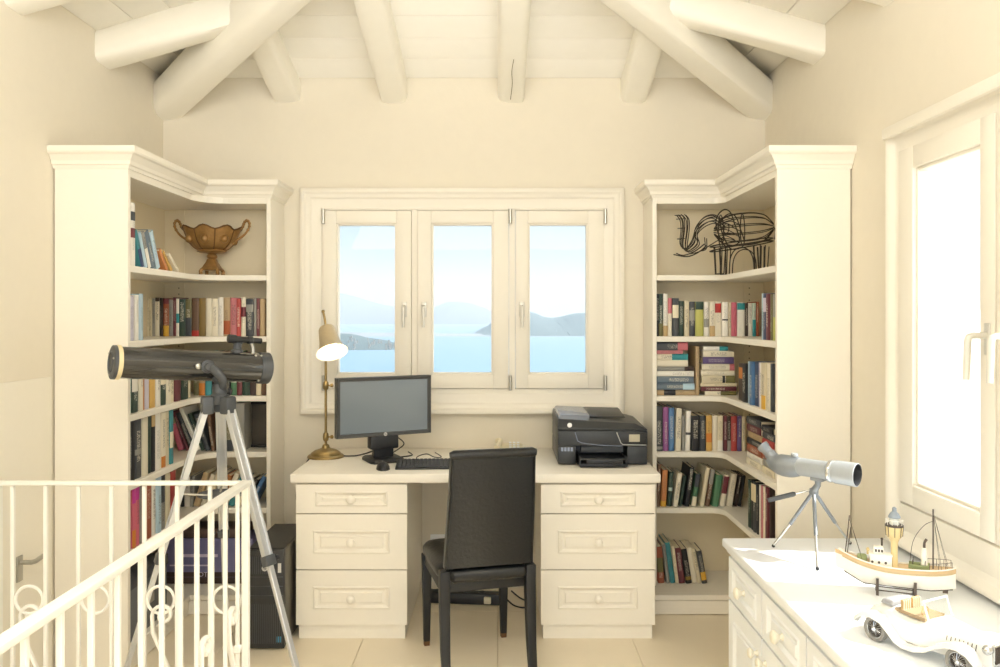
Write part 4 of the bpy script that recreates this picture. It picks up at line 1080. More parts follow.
MB().lathe([(0.070, 0.134), (0.074, 0.126), (0.060, 0.120), (0.030, 0.118), (0.020, 0.114), (0.026, 0.104), (0.027, 0.098), (0.018, 0.090), (0.024, 0.086)], 28).build('stem', M_GOLD, bowl, smooth=True)
MB().loft([[(a * w, b_ * w, z) for a, b_ in ((-1, -1), (1, -1), (1, 1), (-1, 1))] for z, w in ((0.030, 0.044), (0.036, 0.046), (0.046, 0.038), (0.075, 0.023), (0.090, 0.019))]).build('pedestal', M_GOLD, bowl, bevel=0.004)
for a, b_ in ((-1, -1), (1, -1), (1, 1), (-1, 1)):
    MB().tube(spline([(a * 0.036, b_ * 0.036, 0.036), (a * 0.043, b_ * 0.043, 0.024), (a * 0.041, b_ * 0.041, 0.012), (a * 0.046, b_ * 0.046, 0.008)], 4), 0.009, 8).build('foot', M_GOLD, bowl, smooth=True)
for sx in (-1, 1):
    hd = MB(); path = spline([(sx * 0.105, 0, 0.165), (sx * 0.135, 0, 0.19), (sx * 0.165, 0, 0.212), (sx * 0.188, 0, 0.245), (sx * 0.192, 0, 0.272), (sx * 0.180, 0, 0.287), (sx * 0.166, 0, 0.276), (sx * 0.158, 0, 0.255), (sx * 0.146, 0, 0.240)], 5)
    hd.tube(path, 0.0058, 8)
    for p in path[14:36:3]: hd.ball(p, 0.0085, 8)
    hd.build('handle', M_GOLD, bowl, smooth=True)
# game box, grey box, binder and dark frame
gb = thing('game_box', 'lilac and dark photo game box lying on bottom shelf behind railing', 'box', (PX(209, 4.05), 4.08, SHELF_Z[5]))
m_gb = mat('game_box_print', '#7d7aa4', 0.45, vary=0.35, scale=7)
MB().box(-0.235, 0.235, -0.075, 0.11, 0.034, 0.225).build('lid', m_gb, gb, bevel=0.002)
MB().box(-0.230, 0.230, -0.070, 0.105, 0.0, 0.034).build('tray', mat('game_box_tray', '#4a3a36', 0.5, vary=0.1), gb)
MB().box(-0.236, 0.236, -0.0765, -0.0755, 0.036, 0.060).build('dark_band', mat('game_box_tray', '#4a3a36'), gb)
MB().box(-0.15, 0.06, -0.0765, -0.0755, 0.135, 0.150).build('pale_stripe', mat('game_box_pale', '#cfc6dc', 0.5, vary=0.1), gb)
MB().box(-0.18, 0.02, -0.0765, -0.0755, 0.090, 0.097).build('pale_stripe', MATS['game_box_pale'], gb)
text('lettering', 'OTO', 0.032, MATS['game_box_pale'], gb, (0.0, -0.0772, 0.048), (PI / 2, 0, 0))
rb = thing('board_game', 'dark brown flat box on top of the lilac game box', 'box', (PX(205, 4.05), 4.09, SHELF_Z[5] + 0.2255))
MB().box(-0.20, 0.20, -0.07, 0.09, 0.004, 0.045).build('lid', mat('brown_card', '#5d4a42', 0.55, vary=0.2, scale=12), rb, bevel=0.002)
MB().box(-0.196, 0.196, -0.066, 0.086, 0.0, 0.02).build('tray', mat('dark_card', '#37302e', 0.55, vary=0.1), rb)
sbx = thing('storage_box', 'dark grey storage box on bottom shelf behind the end panel', 'box', (XL + 0.155, 3.42, SHELF_Z[5]))
m_sb = mat('grey_card', '#6d6f72', 0.6, vary=0.08, scale=14)
MB().box(-0.12, 0.115, -0.18, 0.22, 0.0, 0.255).build('box_body', m_sb, sbx, bevel=0.003)
MB().box(-0.124, 0.119, -0.184, 0.224, 0.215, 0.262).build('lid', mat('dark_grey_card', '#4a4c50', 0.6, vary=0.08), sbx, bevel=0.003)
MB().box(0.115, 0.118, 0.0, 0.08, 0.10, 0.14).build('label_holder', M_STEEL, sbx)
bn = thing('ring_binder', 'grey ring binder standing between books and dark photo frame', 'binder', (PX(239.5, 4.03), 4.02, SHELF_Z[3]))
MB().box(-0.028, 0.028, 0.0, 0.17, 0.0, 0.24).build('cover', mat('binder_card', '#8f8d86', 0.55, vary=0.06), bn, bevel=0.003)
MB().lathe([(0.009, 0), (0.009, 0.002), (0.006, 0.002)], 14, Matrix.Translation((0, 0, 0.06)) @ Matrix.Rotation(PI / 2, 4, 'X')).build('finger_ring', M_STEEL, bn)
pf = thing('photo_frame', 'dark framed picture standing beside the grey binder on fourth shelf', 'picture frame', (PX(257.8, 4.13), 4.13, SHELF_Z[3]))
f_ = MB(); sweep_frame(f_, -0.056, 0.056, 0.0, 0.235, [(0, 0.018), (0, 0), (0.004, -0.004), (0.012, -0.002), (0.014, 0.006), (0.014, 0.018)]); f_.build('frame', M_EBONY, pf)
MB().box(-0.045, 0.045, 0.008, 0.014, 0.01, 0.225).build('picture', mat('dark_picture', '#4c463e', 0.35, vary=0.6, scale=9), pf)
MB().box(-0.056, 0.056, 0.014, 0.018, 0.002, 0.233).build('backing', M_EBONY, pf)

# ------------------------------------------------------------ wire elephant on the right bookcase
M_WIRE = mat('dark_wire', '#3d362c', 0.5, 0.6, vary=0.15, scale=60)
EA = math.radians(180 - 24)     # heading of the elephant in plan
ele = thing('wire_elephant', 'dark wire elephant sculpture with raised trunk on the top shelf', 'sculpture', (1.312, 3.865, SHELF_Z[0]), EA)
K = 1.0 / 1490.0
def E(zx, zy, lat=0.0): return ((880 - zx) * K * 1.06, lat, (577 - zy) * K)
def wire(pts, r=0.0026, n=5): return MB().tube(spline(pts, 5), r, 6)
eb = MB()
# barrel of the body: long ribs from rump to shoulder
for k in range(12):
    a = 2 * PI * k / 12 + 0.2
    pts = []
    for j in range(9):
        f = j / 8
        zx = 893 - f * (893 - 500)
        e = math.sin(PI * min(max(f, 0.0), 1.0) ** 0.8 * 0.93 + 0.02)
        cy = 240 + 16 * f
        e = max(0.04, 1 - abs(2 * f - 1) ** 2.6) ** 0.5
        hz = 120 * e; lat = 0.080 * e
        pts.append(E(zx, cy - hz * math.sin(a), lat * math.cos(a)))
    eb.tube(spline(pts, 4), 0.0024, 6)
eb.build('body_ribs', M_WIRE, ele, smooth=True)
rg = MB()
ring = [E(680 + 210 * math.cos(2 * PI * k / 20), 345 + (-25 * math.cos(2 * PI * k / 20)), 0.078 * math.sin(2 * PI * k / 20)) for k in range(20)]
rg.tube(spline(ring, 3, True), 0.0032, 6, closed=True)
ring = [E(680 + 210 * math.cos(2 * PI * k / 20), 372 + (-32 * math.cos(2 * PI * k / 20)), 0.074 * math.sin(2 * PI * k / 20)) for k in range(20)]
rg.tube(spline(ring, 3, True), 0.0032, 6, closed=True)
for zx_ in (690, 545):
    hoop = [E(zx_, 255 - 118 * math.sin(2 * PI * k / 16), 0.082 * math.cos(2 * PI * k / 16)) for k in range(16)]
    rg.tube(spline(hoop, 3, True), 0.0028, 6, closed=True)
rg.build('hoop', M_WIRE, ele, smooth=True)
hd = MB()
for lat, dx, dy in ((0.0, 0, -8), (0.02, 12, 4), (-0.02, 12, 4), (0.034, 28, 26), (-0.034, 28, 26), (0.028, 44, 48), (-0.028, 44, 48)):
    f2 = 0.55
    hd.tube(spline([E(560, 190 + dy, lat * 2.0), E(500, 140 + dy, lat * 1.7), E(430, 155 + dy * 1.1, lat * 1.4), E(375, 225 + dy * 0.9, lat * 1.1), E(345 + dx, 320 + dy * 0.6, lat * 0.9), E(300 + dx * 0.4, 378 + dy * 0.45, lat * 0.8), E(262 + dx, 340 + dy * 0.3, lat * 0.8), E(268 + dx * 1.2, 230, lat * 0.75), E(262 + dx * 1.3, 160 - dy * 0.1, lat * 0.7), E(236 + dx * 1.4, 120, lat * 0.6)], 5), 0.0026, 6)
for c_ in ((300, 372, 22), (268, 300, 26), (272, 220, 26), (262, 150, 26), (246, 122, 20)):
    hoop = [E(c_[0] + c_[2] * math.cos(2 * PI * k / 10), c_[1] + 4 * math.sin(2 * PI * k / 10), 0.022 * math.sin(2 * PI * k / 10)) for k in range(10)]
    hd.tube(spline(hoop, 2, True), 0.0022, 6, closed=True)
hd.tube(spline([E(440, 300, 0.03), E(440, 380, 0.02), E(400, 395, 0), E(440, 380, -0.02), E(440, 300, -0.03)], 4), 0.0024, 6)
hd.tube(spline([E(560, 300, 0.0), E(480, 350, 0.0), E(400, 400, 0), E(330, 415, 0)], 4), 0.0026, 6)
hd.build('head_and_trunk', M_WIRE, ele, smooth=True)
for s_ in (-1, 1):
    MB().tube(spline([E(440, 350, s_ * 0.035), E(380, 400, s_ * 0.045), E(300, 430, s_ * 0.045), E(225 + 20 * s_, 412, s_ * 0.035)], 5), 0.003, 6).build('tusk', M_WIRE, ele, smooth=True)
    er = MB()
    er.tube(spline([E(535, 160, s_ * 0.075), E(580, 115, s_ * 0.086), E(625, 135, s_ * 0.095), E(655, 220, s_ * 0.098), E(685, 350, s_ * 0.09), E(600, 380, s_ * 0.09), E(560, 320, s_ * 0.088), E(530, 230, s_ * 0.08)], 4, True), 0.0032, 6, closed=True)
    for q_ in range(4):
        er.tube(spline([E(545, 180 + q_ * 40, s_ * 0.08), E(600, 170 + q_ * 45, s_ * 0.096), E(655, 200 + q_ * 45, s_ * 0.096)], 4), 0.0022, 6)
    er.tube(spline([E(545, 230, s_ * 0.088), E(555, 190, s_ * 0.09), E(580, 200, s_ * 0.09), E(575, 250, s_ * 0.09), E(552, 255, s_ * 0.09)], 4, True), 0.0024, 6, closed=True)
    er.build('ear', M_WIRE, ele, smooth=True)
for (lx, s_) in ((560, -1), (545, 1), (815, -1), (805, 1)):
    lg = MB()
    for k in range(5):
        a = 2 * PI * k / 5
        lg.tube([E(lx + 42 * math.cos(a), 375, s_ * 0.05 + 0.026 * math.sin(a)), E(lx + 30 * math.cos(a), 575.5, s_ * 0.05 + 0.018 * math.sin(a))], 0.0026, 6)
    lg.tube([E(lx + 30 * math.cos(2 * PI * k / 12), 574, s_ * 0.05 + 0.018 * math.sin(2 * PI * k / 12)) for k in range(12)], 0.0024, 6, closed=True)
    lg.build('leg', M_WIRE, ele, smooth=True)
for s_ in (-1, 1):
    MB().tube(spline([E(612, 574, s_ * 0.05), E(618, 470, s_ * 0.055), E(645, 410, s_ * 0.06), E(690, 388, s_ * 0.062), E(740, 408, s_ * 0.06), E(768, 470, s_ * 0.055), E(775, 574, s_ * 0.05)], 4), 0.0026, 6).build('belly_arch', M_WIRE, ele, smooth=True)
MB().tube(spline([E(893, 240), E(905, 270), E(900, 330)], 4), 0.0024, 6).build('tail', M_WIRE, ele, smooth=True)

# ------------------------------------------------------------ railing round the stairwell
rail = thing('stair_railing', 'cream wrought-iron stair railing with rings and scrolls in the foreground', 'railing', (-0.82, 2.58, 0))
RX, RY, RH = -0.82, 2.58, 0.905
def lr_(p): return (p[0] - RX, p[1] - RY, p[2])
def rbox(mb, x0, x1, y0, y1, z0, z1): return mb.box(x0 - RX, x1 - RX, y0 - RY, y1 - RY, z0, z1)
rbox(MB(), RX - 0.017, RX + 0.017, -0.85, RY + 0.012, RH - 0.012, RH + 0.004).build('hand_rail', M_RAIL, rail, bevel=0.004)
rbox(MB(), XL + 0.002, RX - 0.0175, RY - 0.012, RY + 0.012, RH - 0.010, RH + 0.003).build('hand_rail', M_RAIL, rail, bevel=0.003)
rbox(MB(), RX - 0.012, RX + 0.012, -0.85, RY + 0.012, 0.085, 0.097).build('bottom_rail', M_RAIL, rail, bevel=0.002)
rbox(MB(), XL + 0.002, RX - 0.0125, RY - 0.010, RY + 0.010, 0.085, 0.097).build('bottom_rail', M_RAIL, rail, bevel=0.002)
balm = MB().box(-0.0058, 0.0058, -0.0058, 0.0058, 0.098, RH - 0.0125).mesh('baluster', 0.0015, seg=1); balm.materials.append(M_RAIL)
def baluster(x, y):
    o = bpy.data.objects.new('baluster', balm); col.objects.link(o); o.parent = rail; o.location = lr_((x, y, 0)); return o
near_y = [2.50 - 0.112 * k for k in range(28)]
far_x = [RX - 0.115 - 0.106 * k for k in range(8)]
for y in near_y: baluster(RX, y)
for x in far_x: baluster(x, RY)
postm = MB().box(-0.011, 0.011, -0.011, 0.011, 0.0, RH - 0.012).mesh('post', 0.002, seg=1); postm.materials.append(M_RAIL)
for (x, y) in ((RX, RY), (RX, 0.9), (RX, -0.8), (-1.62, RY)):
    o = bpy.data.objects.new('post', postm); col.objects.link(o); o.parent = rail; o.location = lr_((x, y, 0))
ringm = MB().tube([(0.044 * math.cos(2 * PI * k / 28), 0, 0.044 * math.sin(2 * PI * k / 28)) for k in range(28)], 0.0052, 8, closed=True).mesh('ring', smooth=True); ringm.materials.append(M_RAIL)
for k in (0, 2, 4, 6):
    o = bpy.data.objects.new('ring', ringm); col.objects.link(o); o.parent = rail
    o.location = lr_((far_x[k] + 0.053, RY, 0.525))
# S scrolls between the balusters
def scroll_pts(r0, turns, n, cx, cz, a0, sgn):
    out = []
    for k in range(n + 1):
        f = k / n; r = r0 * (1 - 0.72 * f); a = a0 + sgn * turns * 2 * PI * f
        out.append((cx + r * math.cos(a), 0, cz + r * math.sin(a)))
    return out
top = scroll_pts(0.036, 1.1, 22, 0.008, 0.115, PI, -1)
bot = scroll_pts(0.036, 1.1, 22, -0.008, -0.115, 0, -1)
spts = list(reversed(top)) + [(-0.026, 0, 0.06), (0.0, 0, 0.0), (0.026, 0, -0.06)] + bot
scm = MB().tube(spts, 0.006, 8, flat=1.5).mesh('scroll', smooth=True); scm.materials.append(M_RAIL)
colm = MB().box(-0.011, 0.011, -0.011, 0.011, -0.012, 0.012).mesh('collar', 0.003, seg=1); colm.materials.append(M_RAIL)
for j, k in enumerate(range(0, 28, 2)):
    o = bpy.data.objects.new('scroll', scm); col.objects.link(o); o.parent = rail
    o.location = lr_((RX, near_y[k] - 0.056, 0.40)); o.rotation_euler = (0, 0, PI / 2)
    c_ = bpy.data.objects.new('collar', colm); col.objects.link(c_); c_.parent = rail
    c_.location = lr_((RX, near_y[k], 0.40))
for k in (1, 5):
    o = bpy.data.objects.new('scroll', scm); col.objects.link(o); o.parent = rail
    o.location = lr_((far_x[k] - 0.053, RY, 0.36)); o.rotation_euler = (0, 0, 0)

# ------------------------------------------------------------ telescope on its tripod
tele = thing('telescope', 'black reflector telescope on tall silver tripod behind the railing', 'telescope', (-1.08, 3.05, 0))
def lt(p): return Vector(p) - Vector((-1.08, 3.05, 0))
M_TUBE = mat('telescope_tube', '#2b2b2c', 0.14, 0.25, vary=0.05, scale=20, coat=1.0)
M_IVORY = mat('ivory_ring', '#eadbb0', 0.45, vary=0.03)
M_CASTG = mat('cast_grey', '#55585c', 0.42, 0.3, bump=0.05, scale=80, vary=0.06)
pL, pR = lt((-1.404, 2.88, 1.274)), lt((-0.947, 3.237, 1.229))
TA = axis_matrix(pL, pR); TL = (pR - pL).length
RT = 0.0585
MB().lathe([(RT - 0.002, 0.028), (RT, 0.030), (RT, TL - 0.02), (RT - 0.002, TL - 0.018)], 40, TA).build('tube', M_TUBE, tele, smooth=True)
MB().lathe([(RT + 0.002, 0.016), (RT + 0.0045, 0.018), (RT + 0.0045, 0.031), (RT + 0.002, 0.033)], 40, TA).build('ivory_ring', M_IVORY, tele, smooth=True)
cap = MB().lathe([(RT * 0.58, 0.004), (RT * 0.62, -0.001), (RT * 0.66, 0.003), (RT * 0.92, 0.003), (RT + 0.003, 0.006), (RT + 0.004, 0.017)], 40, TA).build('dust_cap', M_CASTG, tele, smooth=True)
for a in (0.7, 2.8, 4.9):
    MB().ball((RT * 0.8 * math.cos(a), RT * 0.8 * math.sin(a), 0.002), 0.004, 8, TA).build('cap_screw', M_STEEL, cap, smooth=True)
MB().lathe([(RT + 0.003, TL - 0.035), (RT + 0.005, TL - 0.030), (RT + 0.005, TL + 0.006), (RT * 0.9, TL + 0.012), (RT * 0.5, TL + 0.013)], 40, TA).build('end_ring', M_CASTG, tele, smooth=True)
# fork mount: pivot knob on the camera side, arm, hub
ax = (pR - pL).normalized()
side = Vector((ax.y, -ax.x, 0)).normalized()          # horizontal, towards the camera
if side.y > 0: side = -side
piv = pL + ax * (TL * 0.56)
hub = lt((-1.065, 3.04, 1.16))
kn = MB().lathe([(0.010, 0), (0.024, 0.002), (0.026, 0.012), (0.018, 0.016), (0.018, 0.034), (0.014, 0.038)], 20, axis_matrix(piv + side * (RT + 0.002), piv + side * (RT + 0.05)))
kn.build('pivot_knob', M_CASTG, tele, smooth=True)
MB().lathe([(0.007, 0), (0.011, 0.003), (0.011, 0.010), (0.006, 0.013)], 14, axis_matrix(piv + side * (RT + 0.006) - ax * 0.035, piv + side * (RT + 0.04) - ax * 0.035)).build('lock_screw', M_STEEL, tele, smooth=True)
for sg in (1, -1):
    p0 = piv + side * sg * (RT + 0.014)
    p1 = hub + side * sg * 0.035 + Vector((0, 0, 0.035))
    mid = (p0 + p1) / 2 + Vector((0.0, 0, 0.006)) + side * sg * 0.02
    MB().tube(spline([p0, mid, p1, hub + side * sg * 0.012], 5), [0.017] * 6 + [0.016] * 5 + [0.015] * 5, 12, flat=0.7).build('fork_arm', M_CASTG, tele, smooth=True)
HT = Matrix.Translation(hub)
MB().lathe([(0.030, -0.055), (0.034, -0.05), (0.034, -0.02), (0.026, -0.012), (0.026, 0.018), (0.020, 0.026)], 20, HT).build('mount_head', M_CASTG, tele, smooth=True)
MB().lathe([(0.004, 0), (0.004, 0.03), (0.012, 0.032), (0.012, 0.045)], 12, HT @ Matrix.Rotation(math.radians(100), 4, 'Y')).build('azimuth_lock', M_BLACKP, tele, smooth=True)
feet = [lt((-0.66, 2.80, 0)), lt((-1.385, 2.845, 0)), lt((-1.19, 3.48, 0))]
for i_, ft in enumerate(feet):
    hz = hub + Vector((0, 0, -0.045))
    out = Vector((ft.x - hz.x, ft.y - hz.y, 0)).normalized()
    topp = hz + out * 0.045
    sidev = Vector((-out.y, out.x, 0))
    MB().loft([[topp + out * a + sidev * b_ + Vector((0, 0, z)) for a, b_ in ((-0.02, -0.026), (0.022, -0.024), (0.022, 0.024), (-0.02, 0.026))] for z in (0.022, -0.045)]).build('leg_bracket', M_CASTG, tele, bevel=0.008)
    dirv = (ft - topp).normalized()
    nrm_ = dirv.cross(sidev).normalized()
    def seg_loop(p, hw, hd_): return [p + sidev * a * hw + nrm_ * b_ * hd_ for a, b_ in ((-1, -1), (1, -1), (1, 1), (-1, 1))]
    Lg = (ft - topp).length
    a0, a1 = topp + dirv * 0.03, topp + dirv * (Lg * 0.505)
    up = MB()
    # channel of two side rails and a web
    for sg in (-1, 1):
        off = sidev * sg * 0.0145
        up.loft([[q_ + off for q_ in seg_loop(a0, 0.0045, 0.011)], [q_ + off for q_ in seg_loop(a1, 0.0045, 0.011)]])
    up.loft([seg_loop(a0, 0.012, 0.005), seg_loop(a1, 0.012, 0.005)])
    up.build('upper_leg', M_ALU, tele, bevel=0.0015, seg=1)
    MB().loft([seg_loop(a1 - dirv * 0.018, 0.023, 0.015), seg_loop(a1 + dirv * 0.020, 0.023, 0.015)]).build('leg_clamp', M_CASTG, tele, bevel=0.004)
    MB().lathe([(0.004, 0), (0.004, 0.014), (0.010, 0.016), (0.010, 0.026)], 12, axis_matrix(a1 + sidev * 0.02, a1 + sidev * 0.05)).build('clamp_screw', M_BLACKP, tele, smooth=True)
    fe = ft - dirv * 0.03
    MB().loft([seg_loop(a1 + dirv * 0.0, 0.011, 0.0085), seg_loop(fe, 0.011, 0.0085)]).build('lower_leg', M_ALU, tele, bevel=0.002, seg=1)
    MB().lathe([(0.011, 0), (0.014, 0.004), (0.014, 0.030), (0.011, 0.036)], 12, Matrix.Translation(ft)).build('rubber_foot', M_BLACKP, tele, smooth=True)
    # spreader brace
    pb = topp + dirv * (Lg * 0.30)
    cn = Vector((hz.x, hz.y, pb.z - 0.02))
    MB().tube([pb, cn + out * 0.03], 0.0045, 8).build('spreader', M_STEEL, tele, smooth=True)
cn = Vector((hub.x, hub.y, (topp + dirv * (Lg * 0.30)).z - 0.022))
MB().lathe([(0.075, 0), (0.082, 0.003), (0.082, 0.008), (0.078, 0.006), (0.02, 0.006)], 28, Matrix.Translation(cn)).build('accessory_tray', M_CASTG, tele, smooth=True)
# finder scope and focuser
upv = ax.cross(side).normalized()
if upv.z < 0: upv = -upv
fb = pL + ax * (TL * 0.90) + upv * RT
MB().tube(spline([fb, fb + upv * 0.022 - ax * 0.004, fb + upv * 0.04 - ax * 0.012], 4), 0.009, 10).build('finder_bracket', M_STEEL, tele, smooth=True)
f0 = fb + upv * 0.052 - ax * 0.105; f1 = fb + upv * 0.050 + ax * 0.03
FM = axis_matrix(f0, f1); FL = (f1 - f0).length
MB().lathe([(0.015, 0), (0.0165, 0.002), (0.0165, 0.03), (0.0125, 0.036), (0.0125, FL * 0.58), (0.0155, FL * 0.6), (0.0155, FL * 0.72), (0.011, FL * 0.75), (0.011, FL), (0.008, FL)], 20, FM).build('finder_scope', M_BLACKP, tele, smooth=True)
fo = pL + ax * (TL * 0.80) + upv * (RT - 0.004) - side * 0.02
MB().lathe([(0.024, 0), (0.024, 0.012), (0.016, 0.016), (0.016, 0.036), (0.019, 0.038), (0.019, 0.052), (0.012, 0.054)], 18, axis_matrix(fo, fo + upv)).build('focuser', M_CASTG, tele, smooth=True)
for zz in (TL * 0.90, TL * 0.94):
    MB().ball((0, 0, 0), 0.006, 8, Matrix.Translation(pL + ax * zz + side * RT * 0.55 + upv * RT * 0.83)).build('tube_screw', M_STEEL, tele, smooth=True)
MB().ball((0, 0, 0), 0.006, 8, Matrix.Translation(pL + ax * TL * 0.93 + side * RT * 0.55 - upv * RT * 0.83)).build('tube_screw', M_STEEL, tele, smooth=True)

# ------------------------------------------------------------ white chest of drawers
CH = 0.64
chx0, chy0, chy1 = 0.80, 1.30, 2.885
chest = thing('chest_of_drawers', 'white chest of drawers with panelled fronts under the sunny window', 'chest', (1.10, 2.0, 0), -PI / 2)
chest['_m'] = 'white_lacquer'
# local x -> -Y, local -y -> -X
def cx_(y): return 2.0 - y
def cyl_(x): return x - 1.10
MB().box(cx_(chy1) + 0.02, cx_(chy0), cyl_(chx0) + 0.03, cyl_(XR) - 0.004, 0.06, CH - 0.03).build('body', M_WHITE, chest, bevel=0.002, seg=1)
MB().box(cx_(chy1) + 0.03, cx_(chy0), cyl_(chx0) + 0.045, cyl_(XR) - 0.01, 0.0, 0.06).build('plinth', M_WHITE, chest)
tp = MB().box(cx_(chy1), cx_(chy0) + 0.02, cyl_(chx0), cyl_(XR) - 0.003, CH - 0.030, CH).build('top', M_WHITE, chest, bevel=0.006, seg=3)
MB().box(cx_(chy1) + 0.012, cx_(chy0), cyl_(chx0) + 0.012, cyl_(XR) - 0.004, CH - 0.046, CH - 0.030).build('top_moulding', M_WHITE, chest, bevel=0.006)
M_KNOB = mat('pale_wood_knob', '#efead9', 0.4, vary=0.03)
yy = cyl_(chx0) + 0.012
w_ = 0.362; x_ = cx_(chy1) + 0.045
for k in range(4):
    a, b_ = x_ + k * w_, x_ + (k + 1) * w_ - 0.008
    drawer_front(chest, 'drawer', a, b_, 0.445, 0.588, yy, 0.045, 0.026, M_KNOB)
    kx = b_ - 0.035 if k % 2 == 0 else a + 0.035
    drawer_front(chest, 'door', a, b_, 0.070, 0.436, yy, 0.055, 0.055, M_KNOB, knob=False)
    dr = [o for o in chest.children if o.name.startswith('door')][-1]
    T = Matrix.Translation((kx, yy + 0.001, 0.378)) @ Matrix.Rotation(PI / 2, 4, 'X')
    MB().lathe([(0.010, 0), (0.009, 0.004), (0.006, 0.008), (0.006, 0.012), (0.012, 0.017), (0.016, 0.022), (0.0165, 0.026), (0.013, 0.031), (0.006, 0.033)], 16, T).build('knob', M_KNOB, dr, smooth=True)

# ------------------------------------------------------------ spotting scope
ss = thing('spotting_scope', 'silver spotting scope on a small tripod on the white chest', 'spotting scope', (1.055, 2.69, CH))
def ls(p): return Vector(p) - Vector((1.055, 2.69, CH))
M_SILV = mat('silver_rubber', '#aeb4ba', 0.4, 0.35, bump=0.04, scale=120, vary=0.05)
M_SILVD = mat('silver_grey', '#8b9198', 0.38, 0.45, bump=0.04, scale=120, vary=0.05)
M_CHROME = mat('chrome', '#d4d6d8', 0.12, 1.0, vary=0.02)
sL, sR = ls((0.965, 2.765, 0.930)), ls((1.150, 2.575, 0.928))
SA = axis_matrix(sL, sR); SLn = (sR - sL).length
MB().lathe([(0.024, 0.02), (0.030, 0.035), (0.030, SLn * 0.66), (0.031, SLn * 0.67)], 28, SA).build('barrel', M_SILV, ss, smooth=True)
ob = MB().lathe([(0.031, SLn * 0.64), (0.036, SLn * 0.66), (0.036, SLn * 0.70), (0.0345, SLn * 0.71), (0.0345, SLn * 0.73), (0.0375, SLn * 0.74), (0.0385, SLn), (0.0355, SLn + 0.001)], 32, SA, cap=False).build('objective_hood', M_SILV, ss, smooth=True)
MB().lathe([(0.0355, SLn + 0.001), (0.034, SLn - 0.002), (0.032, SLn - 0.034)], 32, SA, cap=False).build('hood_inside', mat('lens_black', '#2c2d31', 0.5, vary=0.05), ob, smooth=True)
MB().lathe([(0.0365, SLn * 0.665), (0.0372, SLn * 0.67), (0.0372, SLn * 0.695), (0.0365, SLn * 0.70)], 32, SA).build('focus_ring', M_CHROME, ss, smooth=True)
MB().lathe([(0.0325, SLn - 0.034), (0.026, SLn - 0.030), (0.010, SLn - 0.027), (0.001, SLn - 0.026)], 28, SA).build('lens', mat('coated_lens', '#2b2433', 0.12, 0.0, vary=0.05), ob, smooth=True)
sax = (sR - sL).normalized(); sup = Vector((0, 0, 1)) - sax * sax.z; sup.normalize()
body_pts = [sL + sax * 0.075, sL + sax * 0.03 - sup * 0.004, sL - sax * 0.01 + sup * 0.002, sL - sax * 0.032 + sup * 0.018]
MB().tube(spline(body_pts, 5), [0.031, 0.033, 0.035, 0.037, 0.038, 0.038, 0.038, 0.037, 0.036, 0.034, 0.032, 0.030, 0.028, 0.026, 0.025, 0.023], 20, flat=0.92).build('prism_housing', M_SILVD, ss, smooth=True)
ep0 = sL - sax * 0.022 + sup * 0.018; ep1 = ep0 + (-sax * 0.75 + sup * 0.66).normalized() * 0.055
EM = axis_matrix(ep0, ep1)
MB().lathe([(0.020, 0), (0.020, 0.018), (0.017, 0.020), (0.018, 0.040), (0.021, 0.044), (0.021, 0.056), (0.014, 0.058)], 22, EM).build('eyepiece', M_SILVD, ss, smooth=True)
MB().lathe([(0.012, 0), (0.012, 0.006), (0.010, 0.010)], 18, axis_matrix(sL + sax * 0.055 + sup * 0.033, sL + sax * 0.055 + sup * 0.06)).build('focus_knob', M_SILV, ss, smooth=True)
hd0 = (sL + sR) / 2 - sup * 0.030 + sax * 0.004
MB().loft([[hd0 + sax * a + Vector((sax.y, -sax.x, 0)) * b_ + Vector((0, 0, z)) for a, b_ in ((-0.022, -0.014), (0.022, -0.014), (0.022, 0.014), (-0.022, 0.014))] for z in (0.004, -0.008)]).build('mount_plate', M_SILVD, ss, bevel=0.003)
neck = ls((1.055, 2.69, 0.852))
MB().tube([hd0 + Vector((0, 0, -0.006)), hd0 + Vector((0, 0, -0.022)), neck], [0.011, 0.010, 0.012], 12).build('pan_head', M_SILVD, ss, smooth=True)
MB().lathe([(0.010, -0.014), (0.015, -0.010), (0.015, 0.006), (0.009, 0.010)], 14, Matrix.Translation(neck)).build('collar', M_SILVD, ss, smooth=True)
gh = neck + Vector((0, 0, 0.006))
gdir = ls((0.905, 2.70, 0.818)) - gh
MB().tube([gh, gh + gdir * 0.45], 0.003, 8).build('pan_rod', M_CHROME, ss, smooth=True)
MB().tube([gh + gdir * 0.40, gh + gdir * 0.45, gh + gdir], [0.006, 0.0085, 0.008], 12).build('pan_grip', M_GREYP, ss, smooth=True)
for ft in (ls((0.945, 2.765, CH)), ls((0.998, 2.515, CH)), ls((1.225, 2.80, CH))):
    v_ = (ft - neck)
    tp_ = neck + v_.normalized() * 0.008
    MB().tube([tp_, tp_ + v_ * 0.55], 0.0062, 10).build('upper_leg', M_SILVD, ss, smooth=True)
    MB().tube([tp_ + v_ * 0.5, ft + Vector((0, 0, 0.006))], 0.0045, 10).build('lower_leg', M_CHROME, ss, smooth=True)
    MB().ball(ft + Vector((0, 0, 0.006)), 0.006, 10).build('foot', M_BLACKP, ss, smooth=True)

